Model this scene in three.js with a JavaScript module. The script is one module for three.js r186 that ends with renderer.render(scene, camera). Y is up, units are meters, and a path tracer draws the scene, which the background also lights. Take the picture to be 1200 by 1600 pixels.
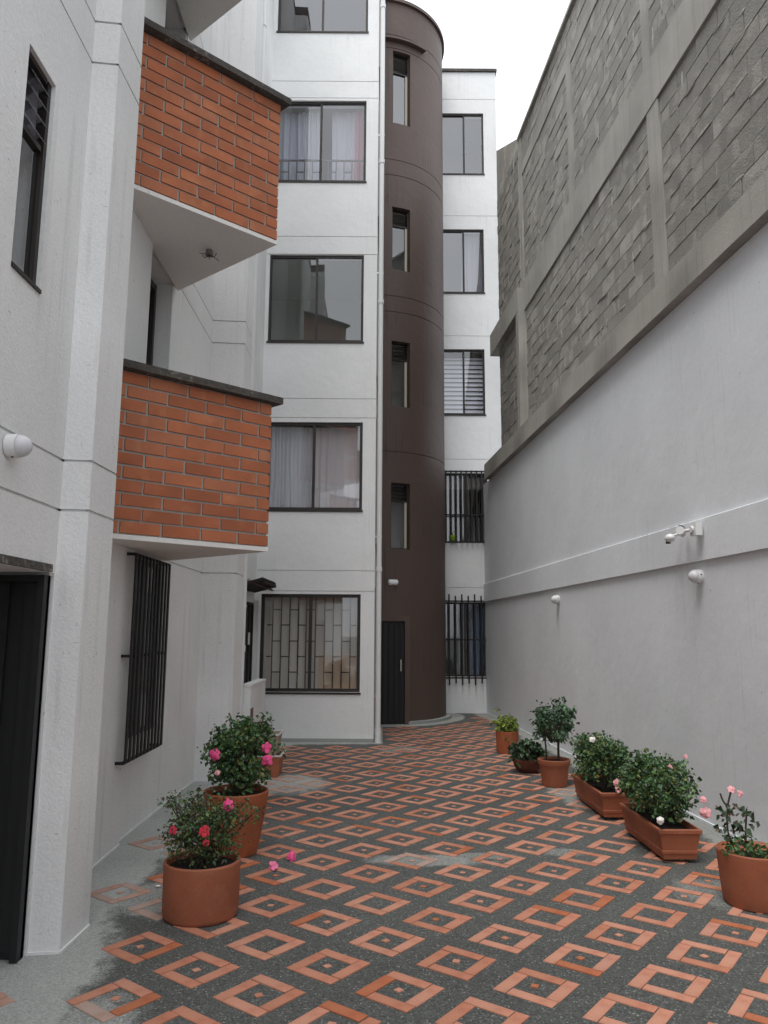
import * as THREE from 'three';
import { mergeGeometries } from 'three/addons/utils/BufferGeometryUtils.js';

// ------------------------------------------------------------------ camera, sky, sun, exposure
const scene = new THREE.Scene();
const camera = new THREE.PerspectiveCamera(67.38, 0.75, 0.05, 600);
camera.rotation.order = 'YXZ';
camera.rotation.set(THREE.MathUtils.degToRad(8.9), 0, THREE.MathUtils.degToRad(0.35));
camera.position.set(0, 1.6, 0);
scene.add(camera);

const renderer = new THREE.WebGLRenderer({ antialias: true });
renderer.setSize(768, 1024);
renderer.toneMapping = THREE.LinearToneMapping;
renderer.toneMappingExposure = 1.75;
renderer.shadowMap.enabled = true;

{ // overcast sky: an even bright grey cloud deck, a little brighter overhead
  const w = 64, h = 32, d = new Float32Array(w * h * 4);
  for (let j = 0; j < h; j++) for (let i = 0; i < w; i++) {
    const el = Math.sin((((j + 0.5) / h) - 0.5) * Math.PI);
    const l = el > 0 ? 0.95 + 0.22 * el : 0.3;
    d.set([l * 0.955, l * 0.995, l * 1.06, 1], (j * w + i) * 4);
  }
  const sky = new THREE.DataTexture(d, w, h, THREE.RGBAFormat, THREE.FloatType);
  sky.mapping = THREE.EquirectangularReflectionMapping;
  sky.magFilter = sky.minFilter = THREE.LinearFilter; sky.needsUpdate = true;
  scene.background = sky; scene.environment = sky;
}
const sun = new THREE.DirectionalLight(0xfffaf4, 1.45);
sun.position.set(-8, 40, 5); sun.target.position.set(0, 0, -7); sun.castShadow = true; sun.shadow.radius = 55;
Object.assign(sun.shadow.camera, { left: -20, right: 20, top: 20, bottom: -20, near: 1, far: 90 });
scene.add(sun, sun.target);

// ------------------------------------------------------------------ random, noise, textures
let seed = 12345;
const rnd = () => { seed |= 0; seed = seed + 0x6D2B79F5 | 0; let t = Math.imul(seed ^ seed >>> 15, 1 | seed); t = t + Math.imul(t ^ t >>> 7, 61 | t) ^ t; return ((t ^ t >>> 14) >>> 0) / 4294967296; };
const rr = (a, b) => a + (b - a) * rnd();
const hash = (x, y, s) => { let n = Math.imul(x, 374761393) + Math.imul(y, 668265263) + Math.imul(s, 974711) | 0; n = Math.imul(n ^ n >>> 13, 1274126177); return ((n ^ n >>> 16) >>> 0) / 4294967296; };
function vnoise(x, y, p, s, q = p) { // tileable value noise
  const xi = Math.floor(x), yi = Math.floor(y), fx = x - xi, fy = y - yi;
  const m = (a, n) => ((a % n) + n) % n, u = fx * fx * (3 - 2 * fx), v = fy * fy * (3 - 2 * fy);
  const a = hash(m(xi, p), m(yi, q), s), b = hash(m(xi + 1, p), m(yi, q), s), c = hash(m(xi, p), m(yi + 1, q), s), d = hash(m(xi + 1, p), m(yi + 1, q), s);
  return a + (b - a) * u + (c - a) * v + (a - b - c + d) * u * v;
}
const fbm = (u, v, p, o, s) => { let r = 0, a = 0.5, t = 0; for (let i = 0; i < o; i++) { r += a * vnoise(u * p, v * p, p, s + i); t += a; a *= 0.5; p *= 2; } return r / t; };
const clamp = (x, a = 0, b = 1) => Math.min(b, Math.max(a, x));
const sst = (a, b, x) => { x = clamp((x - a) / (b - a)); return x * x * (3 - 2 * x); };
function tex(w, h, fn, { srgb = true, rep = 1, repY = rep, wrap = true } = {}) {
  const d = new Uint8Array(w * h * 4);
  for (let j = 0; j < h; j++) for (let i = 0; i < w; i++) {
    const c = fn((i + 0.5) / w, (j + 0.5) / h), k = (j * w + i) * 4;
    if (typeof c === 'number') d[k] = d[k + 1] = d[k + 2] = clamp(c) * 255; else { d[k] = clamp(c[0]) * 255; d[k + 1] = clamp(c[1]) * 255; d[k + 2] = clamp(c[2]) * 255; }
    d[k + 3] = 255;
  }
  const t = new THREE.DataTexture(d, w, h, THREE.RGBAFormat);
  t.magFilter = THREE.LinearFilter; t.minFilter = THREE.LinearMipmapLinearFilter; t.generateMipmaps = true;
  if (wrap) t.wrapS = t.wrapT = THREE.RepeatWrapping;
  t.repeat.set(rep, repY);
  if (srgb) t.colorSpace = THREE.SRGBColorSpace;
  t.needsUpdate = true; return t;
}
const std = (o) => new THREE.MeshStandardMaterial({ roughness: 0.85, side: THREE.DoubleSide, ...o });
const lin = (r, g, b) => new THREE.Color().setRGB(r, g, b);

// plaster: faint blotches, hairline dirt specks, thin rain streaks
const plasterMap = (s, tint, streak, spots) => tex(1024, 1024, (u, v) => {
  const n = fbm(u, v, 3, 5, s), f = vnoise(u * 220, v * 220, 220, s + 9), sp = vnoise(u * 140, v * 140, 140, s + 20);
  const st = sst(0.62, 0.9, vnoise(u * 90, v * 3, 90, s + 30, 3)) * sst(0.4, 0.7, fbm(u, v, 4, 3, s + 40)) * streak;
  let k = 0.95 + 0.085 * (n - 0.5) + 0.03 * (f - 0.5) - st * 0.09 - (sp > 0.965 ? spots * (sp - 0.965) * 9 : 0);
  return [k * tint[0], k * tint[1] - st * 0.004, k * tint[2] - st * 0.012];
}, { rep: 0.4 });
const stuccoBump = tex(512, 512, (u, v) => 0.35 * fbm(u, v, 40, 3, 3) + 0.65 * fbm(u, v, 120, 2, 8), { srgb: false, rep: 0.9 });
const fineBump = tex(512, 512, (u, v) => fbm(u, v, 12, 5, 31), { srgb: false, rep: 0.7 });
const M = {};
M.plasterLeft = std({ color: lin(0.81, 0.815, 0.815), map: plasterMap(5, [1, 0.998, 0.992], 0.5, 1), bumpMap: stuccoBump, bumpScale: 0.0024, roughness: 0.93 });
M.plasterMid = std({ color: lin(0.84, 0.845, 0.84), map: plasterMap(55, [1, 1, 0.997], 0.25, 0.5), bumpMap: fineBump, bumpScale: 0.004, roughness: 0.9 });
M.plasterRight = std({ color: lin(0.82, 0.84, 0.865), map: plasterMap(105, [0.995, 1, 1], 0.35, 0.9), bumpMap: fineBump, bumpScale: 0.0028, roughness: 0.88 });
M.white = std({ color: lin(0.68, 0.68, 0.67), roughness: 0.5 });
M.whiteGloss = std({ color: lin(0.72, 0.72, 0.71), roughness: 0.3 });
M.soffit = std({ color: lin(0.82, 0.81, 0.80), map: plasterMap(155, [1, 0.995, 0.98], 0, 1), bumpMap: fineBump, bumpScale: 0.003 });
M.brown = std({ color: lin(0.098, 0.066, 0.055), map: plasterMap(205, [1, 0.985, 0.97], 2.2, 1.2), bumpMap: fineBump, bumpScale: 0.006, roughness: 0.62 });
M.frame = std({ color: lin(0.028, 0.023, 0.02), roughness: 0.45, metalness: 0.3 });
M.black = std({ color: lin(0.009, 0.0095, 0.010), roughness: 0.6, metalness: 0.15 });
M.blackBar = std({ color: lin(0.011, 0.011, 0.012), roughness: 0.55, metalness: 0.2 });
M.steel = std({ color: lin(0.6, 0.58, 0.52), roughness: 0.35, metalness: 0.9 });
M.glass = new THREE.MeshPhysicalMaterial({ color: lin(0.86, 0.87, 0.9), transmission: 1, roughness: 0.02, ior: 2.0, thickness: 0, side: THREE.DoubleSide });
M.glassStrong = new THREE.MeshPhysicalMaterial({ color: lin(0.72, 0.7, 0.75), transmission: 1, roughness: 0.02, ior: 2.33, thickness: 0, side: THREE.DoubleSide });
M.room = std({ color: lin(0.42, 0.40, 0.37), roughness: 0.95 });
M.roomLight = std({ color: lin(0.55, 0.55, 0.5), roughness: 0.95 });
M.dark = std({ color: lin(0.02, 0.02, 0.02), roughness: 0.9 });
M.coping = std({ color: lin(0.4, 0.38, 0.36), roughness: 0.95, bumpMap: stuccoBump, bumpScale: 0.01, map: tex(512, 512, (u, v) => {
  const n = fbm(u, v, 5, 5, 71), f = fbm(u, v, 40, 2, 75), k = 0.46 + 0.16 * (n - 0.5) + 0.12 * (f - 0.5) + (n * f > 0.42 ? 0.16 : 0); return [k, k * 0.975, k * 0.94]; }, { rep: 1.1 }) });
M.mortar = std({ color: lin(0.36, 0.34, 0.305), roughness: 0.95, bumpMap: stuccoBump, bumpScale: 0.004 });
M.concrete = std({ color: lin(0.5, 0.492, 0.47), roughness: 0.93, bumpMap: stuccoBump, bumpScale: 0.0025, map: tex(512, 512, (u, v) => {
  const n = fbm(u, v, 3, 6, 81), st = sst(0.55, 0.85, vnoise(u * 60, v * 2, 60, 83, 2)), k = 0.84 + 0.3 * (n - 0.5) - 0.035 * st; return [k, k * 0.99, k * 0.965]; }, { rep: 0.5 }) });
const blockMap = tex(1024, 1024, (u, v) => {
  const n = fbm(u, v, 4, 6, 91), f = vnoise(u * 256, v * 256, 256, 95), sm = sst(0.50, 0.66, fbm(u, v, 9, 4, 97)); const k = 0.80 + 0.16 * (n - 0.5) + 0.12 * (f - 0.5) + 0.1 * sm; return [k, k * 0.985, k * 0.95]; }, { rep: 0.55 });
M.blocks = [0.37, 0.41, 0.43, 0.445, 0.39].map((k) => std({ color: lin(k * 1.0, k * 0.99, k * 0.965), roughness: 0.97, map: blockMap, bumpMap: stuccoBump, bumpScale: 0.006 }));
M.smear = std({ color: lin(0.50, 0.493, 0.475), roughness: 0.97, map: blockMap, bumpMap: stuccoBump, bumpScale: 0.008 });
const clayMap = (s, amp) => tex(512, 512, (u, v) => { const n = fbm(u, v, 3, 5, s), f = vnoise(u * 150, v * 150, 150, s + 7), e = sst(0.6, 0.8, fbm(u, v, 6, 4, s + 12)); const k = 0.9 + amp * (n - 0.5) + 0.07 * (f - 0.5); return [k + 0.03 * e, k * 0.98 + 0.08 * e, k * 0.97 + 0.1 * e]; }, { rep: 1.6 });
const clayA = clayMap(131, 0.2), clayB = clayMap(141, 0.32);
M.brick = [[0.50, 0.165, 0.074], [0.53, 0.182, 0.084], [0.45, 0.147, 0.068], [0.51, 0.19, 0.095]].map(([r, g, b]) => std({ color: lin(r, g, b), roughness: 0.88, map: clayA, bumpMap: fineBump, bumpScale: 0.003 }));
M.tile = [[0.54, 0.22, 0.135], [0.58, 0.255, 0.165], [0.50, 0.195, 0.115], [0.55, 0.24, 0.155], [0.46, 0.14, 0.06], [0.52, 0.24, 0.165]].map(([r, g, b]) => std({ color: lin(r, g, b), roughness: 0.8, map: clayB, bumpMap: fineBump, bumpScale: 0.002 }));
M.tileDusty = [[0.50, 0.29, 0.22], [0.46, 0.31, 0.25]].map(([r, g, b]) => std({ color: lin(r, g, b), roughness: 0.9, map: clayB, bumpMap: fineBump, bumpScale: 0.002 }));
M.pot = [[0.36, 0.115, 0.055], [0.40, 0.115, 0.045], [0.41, 0.135, 0.066]].map(([r, g, b]) => std({ color: lin(r, g, b), roughness: 0.7, map: clayB, bumpMap: fineBump, bumpScale: 0.003 }));
M.soil = std({ color: lin(0.022, 0.017, 0.013), roughness: 1, bumpMap: stuccoBump, bumpScale: 0.03 });
M.stem = std({ color: lin(0.05, 0.04, 0.025), roughness: 0.9 });
const leafM = (o = {}) => new THREE.MeshPhysicalMaterial({ vertexColors: true, color: lin(1, 1, 1), roughness: 0.5, side: THREE.DoubleSide, ...o });
M.leaf = leafM();
const petalM = (r, g, b) => std({ color: lin(r, g, b), roughness: 0.6 });
M.pink = petalM(0.72, 0.07, 0.22); M.red = petalM(0.55, 0.025, 0.045); M.pale = petalM(0.78, 0.36, 0.38); M.petalWhite = petalM(0.8, 0.76, 0.72); M.crimson = petalM(0.62, 0.04, 0.08);
const cloth = (r, g, b, t = 0.35) => new THREE.MeshPhysicalMaterial({ color: lin(r, g, b), roughness: 1, transmission: t, thickness: 0, side: THREE.DoubleSide });

// ------------------------------------------------------------------ geometry helpers
const V = (x, y, z) => new THREE.Vector3(x, y, z);
function uvBox(g) { // uv in metres from the position, by the way the face points
  g = g.index ? g.toNonIndexed() : g;
  const p = g.attributes.position, n = g.attributes.normal, uv = new Float32Array(p.count * 2);
  for (let i = 0; i < p.count; i += 3) {
    let nx = 0, ny = 0, nz = 0;
    for (let k = 0; k < 3; k++) { nx += Math.abs(n.getX(i + k)); ny += Math.abs(n.getY(i + k)); nz += Math.abs(n.getZ(i + k)); }
    for (let k = i; k < i + 3; k++) {
      const x = p.getX(k), y = p.getY(k), z = p.getZ(k);
      const q = ny > nx && ny > nz ? [x, z] : nx > nz ? [z, y] : [x, y];
      uv[k * 2] = q[0]; uv[k * 2 + 1] = q[1];
    }
  }
  g.setAttribute('uv', new THREE.BufferAttribute(uv, 2)); return g;
}
const box = (w, h, d, x = 0, y = 0, z = 0) => uvBox(new THREE.BoxGeometry(w, h, d).translate(x, y, z));
const cyl = (r0, r1, h, x, y, z, ax = 'y', n = 20) => { const g = new THREE.CylinderGeometry(r0, r1, h, n); if (ax === 'x') g.rotateZ(-Math.PI / 2); if (ax === 'z') g.rotateX(Math.PI / 2); return g.translate(x, y, z).toNonIndexed(); };
const bar = (a, b, r, n = 6) => { const d = b.clone().sub(a), g = new THREE.CylinderGeometry(r, r, d.length(), n); g.applyQuaternion(new THREE.Quaternion().setFromUnitVectors(V(0, 1, 0), d.normalize())); const m = a.clone().add(b).multiplyScalar(0.5); return g.translate(m.x, m.y, m.z).toNonIndexed(); };
const tube = (pts, r, seg = 16, n = 6) => new THREE.TubeGeometry(new THREE.CatmullRomCurve3(pts), seg, r, n).toNonIndexed();
function prism(pts, y0, y1) { // plan outline [x, z] extruded upwards
  const s = new THREE.Shape(pts.map(([x, z]) => new THREE.Vector2(x, -z)));
  const g = new THREE.ExtrudeGeometry(s, { depth: y1 - y0, bevelEnabled: false }); g.rotateX(-Math.PI / 2); g.translate(0, y0, 0); return uvBox(g);
}
function flatPoly(pts, d, z0 = 0) { const s = new THREE.Shape(pts.map((p) => new THREE.Vector2(...p))); return uvBox(new THREE.ExtrudeGeometry(s, { depth: d, bevelEnabled: false }).translate(0, 0, z0)); }
function merge(list) { const gs = list.map((g) => { g = g.index ? g.toNonIndexed() : g; for (const k of Object.keys(g.attributes)) if (!['position', 'normal', 'uv', 'color'].includes(k)) g.deleteAttribute(k); return g; }); return gs.length === 1 ? gs[0] : mergeGeometries(gs); }
const used = {};
const numbered = (n) => { const k = used[n] = (used[n] ?? -1) + 1; return k ? `${n}_${String(k).padStart(3, '0')}` : n; };
function mesh(name, geo, mat, parent) { const m = new THREE.Mesh(Array.isArray(geo) ? merge(geo) : geo, mat); m.name = name; m.castShadow = m.receiveShadow = true; parent.add(m); return m; }
function part(name, parent, pos = [0, 0, 0], ry = 0) { const g = new THREE.Group(); g.name = name; g.position.set(...pos); g.rotation.y = ry; parent.add(g); return g; }
function tag(o, label, category, group) { Object.assign(o.userData, { label, category }); if (group) o.userData.group = group; return o; }
function thing(name, label, category, pos = [0, 0, 0], ry = 0, group) { return tag(part(numbered(name), scene, pos, ry), label, category, group); }
function struct(name, geo, mat) { const m = mesh(name, geo, mat, scene); m.userData.kind = 'structure'; return m; }
const stuff = (m) => { m.userData.kind = 'stuff'; return m; };

// wall sheet with openings, real recessed grooves and thickness; map(s, y, depth) -> point
function cellWall({ L, y0 = 0, y1, holes = [], grooves = [], t = 0.2, map, segs = [], gd = 0.014, gw = 0.007, s0 = 0, ends = false, top = true }) {
  const u = (a) => [...new Set(a.map((x) => +x.toFixed(4)))].sort((a, b) => a - b);
  const xs = u([s0, L, ...segs, ...holes.flatMap((h) => [h[0], h[1]])].filter((x) => x >= s0 && x <= L));
  const ys = u([y0, y1, ...grooves.flatMap((g) => [g - gw, g + gw]), ...holes.flatMap((h) => [h[2], h[3]])].filter((y) => y >= y0 && y <= y1));
  const pos = [], uv = [];
  const quad = (...q) => { for (const k of [0, 1, 2, 0, 2, 3]) { const [s, y, d] = q[k], p = map(s, y, d); pos.push(p[0], p[1], p[2]); uv.push(s + d, y + d); } };
  const nx = xs.length - 1, ny = ys.length - 1;
  const solid = (i, j) => { if (i < 0 || j < 0 || i >= nx || j >= ny) return null; const x = (xs[i] + xs[i + 1]) / 2, y = (ys[j] + ys[j + 1]) / 2; return !holes.some((h) => x > h[0] && x < h[1] && y > h[2] && y < h[3]); };
  const dep = (j) => { const y = (ys[j] + ys[j + 1]) / 2; return grooves.some((g) => Math.abs(y - g) < gw) ? gd : 0; };
  for (let i = 0; i < nx; i++) for (let j = 0; j < ny; j++) {
    if (!solid(i, j)) continue;
    const [a, b, c, e] = [xs[i], xs[i + 1], ys[j], ys[j + 1]], d = dep(j);
    quad([a, c, d], [b, c, d], [b, e, d], [a, e, d]);
    quad([b, c, t], [a, c, t], [a, e, t], [b, e, t]);
    const R = solid(i + 1, j), Lf = solid(i - 1, j), U = solid(i, j + 1), D = solid(i, j - 1);
    if (R === false || (R === null && ends)) quad([b, c, d], [b, c, t], [b, e, t], [b, e, d]);
    if (Lf === false || (Lf === null && ends)) quad([a, c, t], [a, c, d], [a, e, d], [a, e, t]);
    if (U === false || (U === null && top)) quad([a, e, d], [b, e, d], [b, e, t], [a, e, t]);
    else if (U && dep(j + 1) !== d) quad([a, e, d], [b, e, d], [b, e, dep(j + 1)], [a, e, dep(j + 1)]);
    if (D === false) quad([a, c, t], [b, c, t], [b, c, d], [a, c, d]);
  }
  const g = new THREE.BufferGeometry();
  g.setAttribute('position', new THREE.Float32BufferAttribute(pos, 3)); g.setAttribute('uv', new THREE.Float32BufferAttribute(uv, 2)); g.computeVertexNormals(); return g;
}
// a straight wall run from plan point A to B (outside on the right hand when A is to the left as seen from outside)
function frameOf(A, B) { const dx = B[0] - A[0], dz = B[1] - A[1]; return { L: Math.hypot(dx, dz), ry: Math.atan2(-dz, dx), pos: [A[0], 0, A[1]] }; }
function wallGeo(A, B, o) { const f = frameOf(A, B); const g = cellWall({ L: f.L, map: (s, y, d) => [s, y, -d], ...o }); return g.rotateY(f.ry).translate(...f.pos); }

const FL = [2.52, 5.23, 7.97, 10.78, 13.55];     // floor-line grooves shared by all the blocks

// ------------------------------------------------------------------ windows
function room(x0, x1, y0, y1, z, d, mat, parent) {
  const a = x0 - 0.25, b = x1 + 0.25, c = y0 - 0.5, e = y1 + 0.12, P = (w, h) => new THREE.PlaneGeometry(w, h);
  const W = b - a, H = e - c, mx = (a + b) / 2, my = (c + e) / 2;
  return mesh('room', [P(W, H).translate(mx, my, z - d), P(d, H).rotateY(Math.PI / 2).translate(a, my, z - d / 2), P(d, H).rotateY(-Math.PI / 2).translate(b, my, z - d / 2), P(W, d).rotateX(-Math.PI / 2).translate(mx, c, z - d / 2), P(W, d).rotateX(Math.PI / 2).translate(mx, e, z - d / 2),
    P(x0 - a, H).translate((a + x0) / 2, my, z), P(b - x1, H).translate((b + x1) / 2, my, z), P(x1 - x0, y0 - c).translate((x0 + x1) / 2, (c + y0) / 2, z), P(x1 - x0, e - y1).translate((x0 + x1) / 2, (e + y1) / 2, z)].map((g) => uvBox(g)), mat, parent);
}
function slider(parent, x0, x1, y0, y1, { glass = M.glass, w = 0.04, mx = (x0 + x1) / 2, roomM = M.room, depth = 2.4, set = 0.06, sill = true, t = 0.2, name = 'window' } = {}) {
  const g = part(name, parent), d = 0.045, zc = -set;
  mesh('frame', [box(x1 - x0, w, d, (x0 + x1) / 2, y1 - w / 2, zc), box(x1 - x0, w, d, (x0 + x1) / 2, y0 + w / 2, zc), box(w, y1 - y0 - 2 * w, d, x0 + w / 2, (y0 + y1) / 2, zc), box(w, y1 - y0 - 2 * w, d, x1 - w / 2, (y0 + y1) / 2, zc)], M.frame, g);
  if (mx) mesh('mullion', box(w * 0.95, y1 - y0 - 2 * w, d * 0.8, mx, (y0 + y1) / 2, zc + 0.004), M.frame, g);
  if (sill) mesh('sill', box(x1 - x0 + 0.03, 0.03, 0.075, (x0 + x1) / 2 , y0 - 0.016, -0.022), M.frame, g);
  const pane = (a, b, z) => mesh('pane', uvBox(new THREE.PlaneGeometry(b - a, y1 - y0 - 2 * w).translate((a + b) / 2, (y0 + y1) / 2, z)), glass, g);
  if (mx) { pane(x0 + w, mx - w / 2, zc - 0.012); pane(mx + w / 2, x1 - w, zc + 0.008); } else pane(x0 + w, x1 - w, zc);
  if (roomM) room(x0, x1, y0, y1, -t, depth, roomM, g);
  return g;
}
// pleated curtain hanging in the plane z, gathered by the fold function
function curtainGeo(x0, x1, y0, y1, z, { n = 60, folds = 9, amp = 0.03, gather = 0, s = 1 } = {}) {
  const g = new THREE.PlaneGeometry(1, 1, n, 10), p = g.attributes.position;
  for (let i = 0; i < p.count; i++) {
    const u = p.getX(i) + 0.5, v = p.getY(i) + 0.5, ph = u + 0.06 * Math.sin(u * 9 + s * 2.1) + 0.012 * Math.sin(v * 4 + s + u * 6);
    const f = Math.sin(ph * folds * 6.283 + s) + 0.45 * Math.sin(ph * folds * 14.7 + s * 3);
    p.setXYZ(i, x0 + (x1 - x0) * u + gather * (1 - v) * (u - 0.5) + 0.006 * Math.sin(v * 5 + u * 30), y0 + (y1 - y0) * v, z + amp * f * (0.55 + 0.45 * (1 - v)));
  }
  g.computeVertexNormals(); return g.toNonIndexed();
}

// ------------------------------------------------------------------ ground
struct('ground', new THREE.PlaneGeometry(500, 500).rotateX(-Math.PI / 2).translate(0, -0.03, 0), std({ color: lin(0.06, 0.06, 0.058), roughness: 0.95 }));
const rightX = (z) => 2.29 + (z + 13.21) * 0.0755;                 // white boundary wall face
const leftX = (z) => z > -4.55 ? (z > -4.0 ? -2.3 : -1.6) : z > -8.65 ? -2.0 : -1.62;
function cement(x, z) {          // where grey cement skim lies over the pebble paving, 0..1
  const n = fbm(x * 0.11 + 3, z * 0.11 + 3, 16, 4, 401) - 0.5, m = fbm(x * 0.4 + 3, z * 0.4 + 3, 40, 3, 421) - 0.5, e = n * 0.5 + m * 0.22;
  const E = [[20, -1.1], [-2.6, -1.12], [-3.5, -1.22], [-4.3, -1.36], [-5, -1.5], [-6, -1.55], [-7, -1.62], [-8.5, -1.66], [-9, -1.36], [-11.4, -1.4], [-30, -1.4]];
  let ei = 0; while (z < E[ei + 1][0]) ei++;
  const edge = E[ei][1] + (E[ei + 1][1] - E[ei][1]) * (z - E[ei][0]) / (E[ei + 1][0] - E[ei][0]) + 0.05 * Math.sin(z * 4.3);
  let k = sst(0.07, -0.07, x - edge + e * 0.55);
  k = Math.max(k, sst(0.07, -0.03, rightX(z) - 0.2 - x + e * 0.4) * 0.85);
  k = Math.max(k, sst(-11.4, -11.52, z + e * 0.4) * (x < 0 ? 1 : 0), sst(0.16, 0.1, Math.hypot(x + 0.2, z + 15.25) - 1.62 + e * 0.3));
  const blob = (cx, cz, rx, rz, s) => { const d = Math.hypot((x - cx) / rx, (z - cz) / rz); k = Math.max(k, s * sst(1.15, 0.75, d + e * 1.6)); };
  blob(0.28, -5.78, 0.46, 0.16, 0.75); blob(0.72, -5.9, 0.24, 0.08, 0.55); blob(-1.1, -8.5, 0.5, 0.55, 0.85); blob(2.0, -8.0, 0.32, 0.55, 0.75); blob(1.35, -6.0, 0.14, 0.1, 0.5);
  blob(2.1, -5.1, 0.3, 0.28, 0.4); blob(0.25, -11, 0.3, 0.3, 0.5); blob(-1.35, -5.0, 0.3, 0.35, 0.75); blob(-1.5, -6.4, 0.35, 0.9, 0.8); blob(-1.2, -3.3, 0.25, 0.5, 0.8);
  return k;
}
function floorTex(x0, x1, z0, z1, w, h) {
  return tex(w, h, (u, v) => {
    const x = x0 + (x1 - x0) * u, z = z0 + (z1 - z0) * v, c = cement(x, z);
    const i = Math.floor(x * 190), j = Math.floor(z * 190), g = hash(i, j, 7), g2 = hash(Math.floor(x * 95), Math.floor(z * 95), 17), mac = fbm(x * 0.13 + 3, z * 0.13 + 3, 8, 4, 55) - 0.5;
    let d = 0.305 + 0.17 * (g - 0.5) + 0.05 * (g2 - 0.5) + 0.08 * mac + (g > 0.975 ? 0.2 : 0), l = 0.60 + 0.09 * (g - 0.5) + 0.05 * (g2 - 0.5) + 0.2 * mac;
    const k = clamp(c * 1.0 + (c > 0.02 && c < 0.98 ? (g - 0.5) * 0.5 * Math.min(c, 1 - c) * 2 : 0)), q = d + (l - d) * k;
    return [q * (0.985 + 0.008 * k), q * 1.008, q * (0.97 + 0.01 * k)];
  }, { wrap: false });
}
const pebbleBump = tex(512, 512, (u, v) => 0.6 * vnoise(u * 110, v * 110, 110, 61) + 0.4 * vnoise(u * 50, v * 50, 50, 66), { srgb: false });
function floorSheet(x0, x1, z0, z1, w, h) {
  const g = new THREE.PlaneGeometry(x1 - x0, z1 - z0).rotateX(-Math.PI / 2).translate((x0 + x1) / 2, 0, (z0 + z1) / 2), uv = g.attributes.uv, p = g.attributes.position, uv1 = [];
  for (let i = 0; i < uv.count; i++) { uv1.push(p.getX(i), p.getZ(i)); uv.setXY(i, (p.getX(i) - x0) / (x1 - x0), (p.getZ(i) - z0) / (z1 - z0)); }
  g.setAttribute('uv1', new THREE.Float32BufferAttribute(uv1, 2));
  const b = pebbleBump.clone(); b.channel = 1; b.repeat.set(1.4, 1.4); b.needsUpdate = true;
  return [g, std({ map: floorTex(x0, x1, z0, z1, w, h), bumpMap: b, bumpScale: 0.006, roughness: 0.82 })];
}
const floor = part('courtyard_floor', scene); floor.userData.kind = 'structure';
mesh('paving', ...floorSheet(-3.4, 3.4, -6.5, -2.2, 2048, 1300), floor);
mesh('paving', ...floorSheet(-2.6, 3.4, -16.4, -6.5, 1228, 2026), floor);
mesh('paving', ...floorSheet(-2.6, 3.9, -2.2, 14, 512, 1024), floor);

// terracotta diamonds: four strips laid pinwheel round a tiny centre piece
{
  const O = [0.3707, -4.0653], a = [0.2864, -0.3066], b = [-0.3412, -0.2583], S = 0.292, T = 0.063, list = [];
  for (let i = -14; i < 26; i++) for (let j = -22; j < 26; j++) {
    const x = O[0] + a[0] * i + b[0] * j, z = O[1] + a[1] * i + b[1] * j;
    if (z > 1 || z < -15.55 || x > rightX(z) - 0.3 || x < leftX(z) + 0.24) continue;
    if (z < -11.35 && x < 0.1) continue; if (Math.hypot(x + 0.2, z + 15.25) < 1.85) continue;
    const c = cement(x, z); if (c > 0.9 && (hash(i, j, 5) < 0.2 || x < leftX(z) + 0.26)) continue;
    list.push({ x, z, c, d: Math.abs(z + 3.2) + 0.3 * Math.abs(x), i, j });
  }
  list.sort((p, q) => (p.z > -2.6 ? 50 : p.d) - (q.z > -2.6 ? 50 : q.d));
  const ang = Math.atan2(-b[1], -b[0]);              // strip direction in plan
  const stripG = [0, 1, 2].map((k) => box(S - T - 0.008, 0.03, T - (k % 2) * 0.003, 0, 0, 0)), insetG = box(0.034, 0.03, 0.034, 0, 0, 0);
  const rest = M.tile.map(() => []), restDusty = [[], []];
  list.forEach((q, n) => {
    const near = n < 75, th = -ang + rr(-0.012, 0.012), H = (S - T) / 2, ho = T / 2 + 0.001;
    const put = (geo, lx, lz, rot, name) => {
      const cx = q.x + lx * Math.cos(th) + lz * Math.sin(th) + rr(-0.002, 0.002), cz = q.z - lx * Math.sin(th) + lz * Math.cos(th) + rr(-0.002, 0.002), y = -0.011 + rr(-0.0012, 0.0012);
      const dusty = cement(cx, cz) > 0.62, k = rnd() < 0.07 ? 4 : Math.floor(rnd() * 4) + (rnd() < 0.1 ? 2 : 0), kk = Math.min(k, 5), dd = rnd() < 0.5 ? 0 : 1;
      if (near) { const m = mesh(name, geo, dusty ? M.tileDusty[dd] : M.tile[kk], floor); m.position.set(cx, y, cz); m.rotation.y = th + rot; }
      else { const g = geo.clone().rotateY(th + rot).translate(cx, y, cz); (dusty ? restDusty[dd] : rest[kk]).push(g); }
    };
    const sg = stripG[n % 3];
    put(sg, -ho, -H, 0, 'terracotta_strip'); put(sg, H, -ho, Math.PI / 2, 'terracotta_strip'); put(sg, ho, H, 0, 'terracotta_strip'); put(sg, -H, ho, Math.PI / 2, 'terracotta_strip');
    if (hash(q.i, q.j, 9) > 0.12) put(insetG, rr(-0.01, 0.01), rr(-0.01, 0.01), rr(-0.5, 0.5), 'terracotta_inset');
  });
  [...rest.map((l, k) => [l, M.tile[k]]), ...restDusty.map((l, k) => [l, M.tileDusty[k]])].forEach(([l, m]) => { if (l.length) stuff(mesh('terracotta_strips', l, m, floor)); });
}

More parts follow.
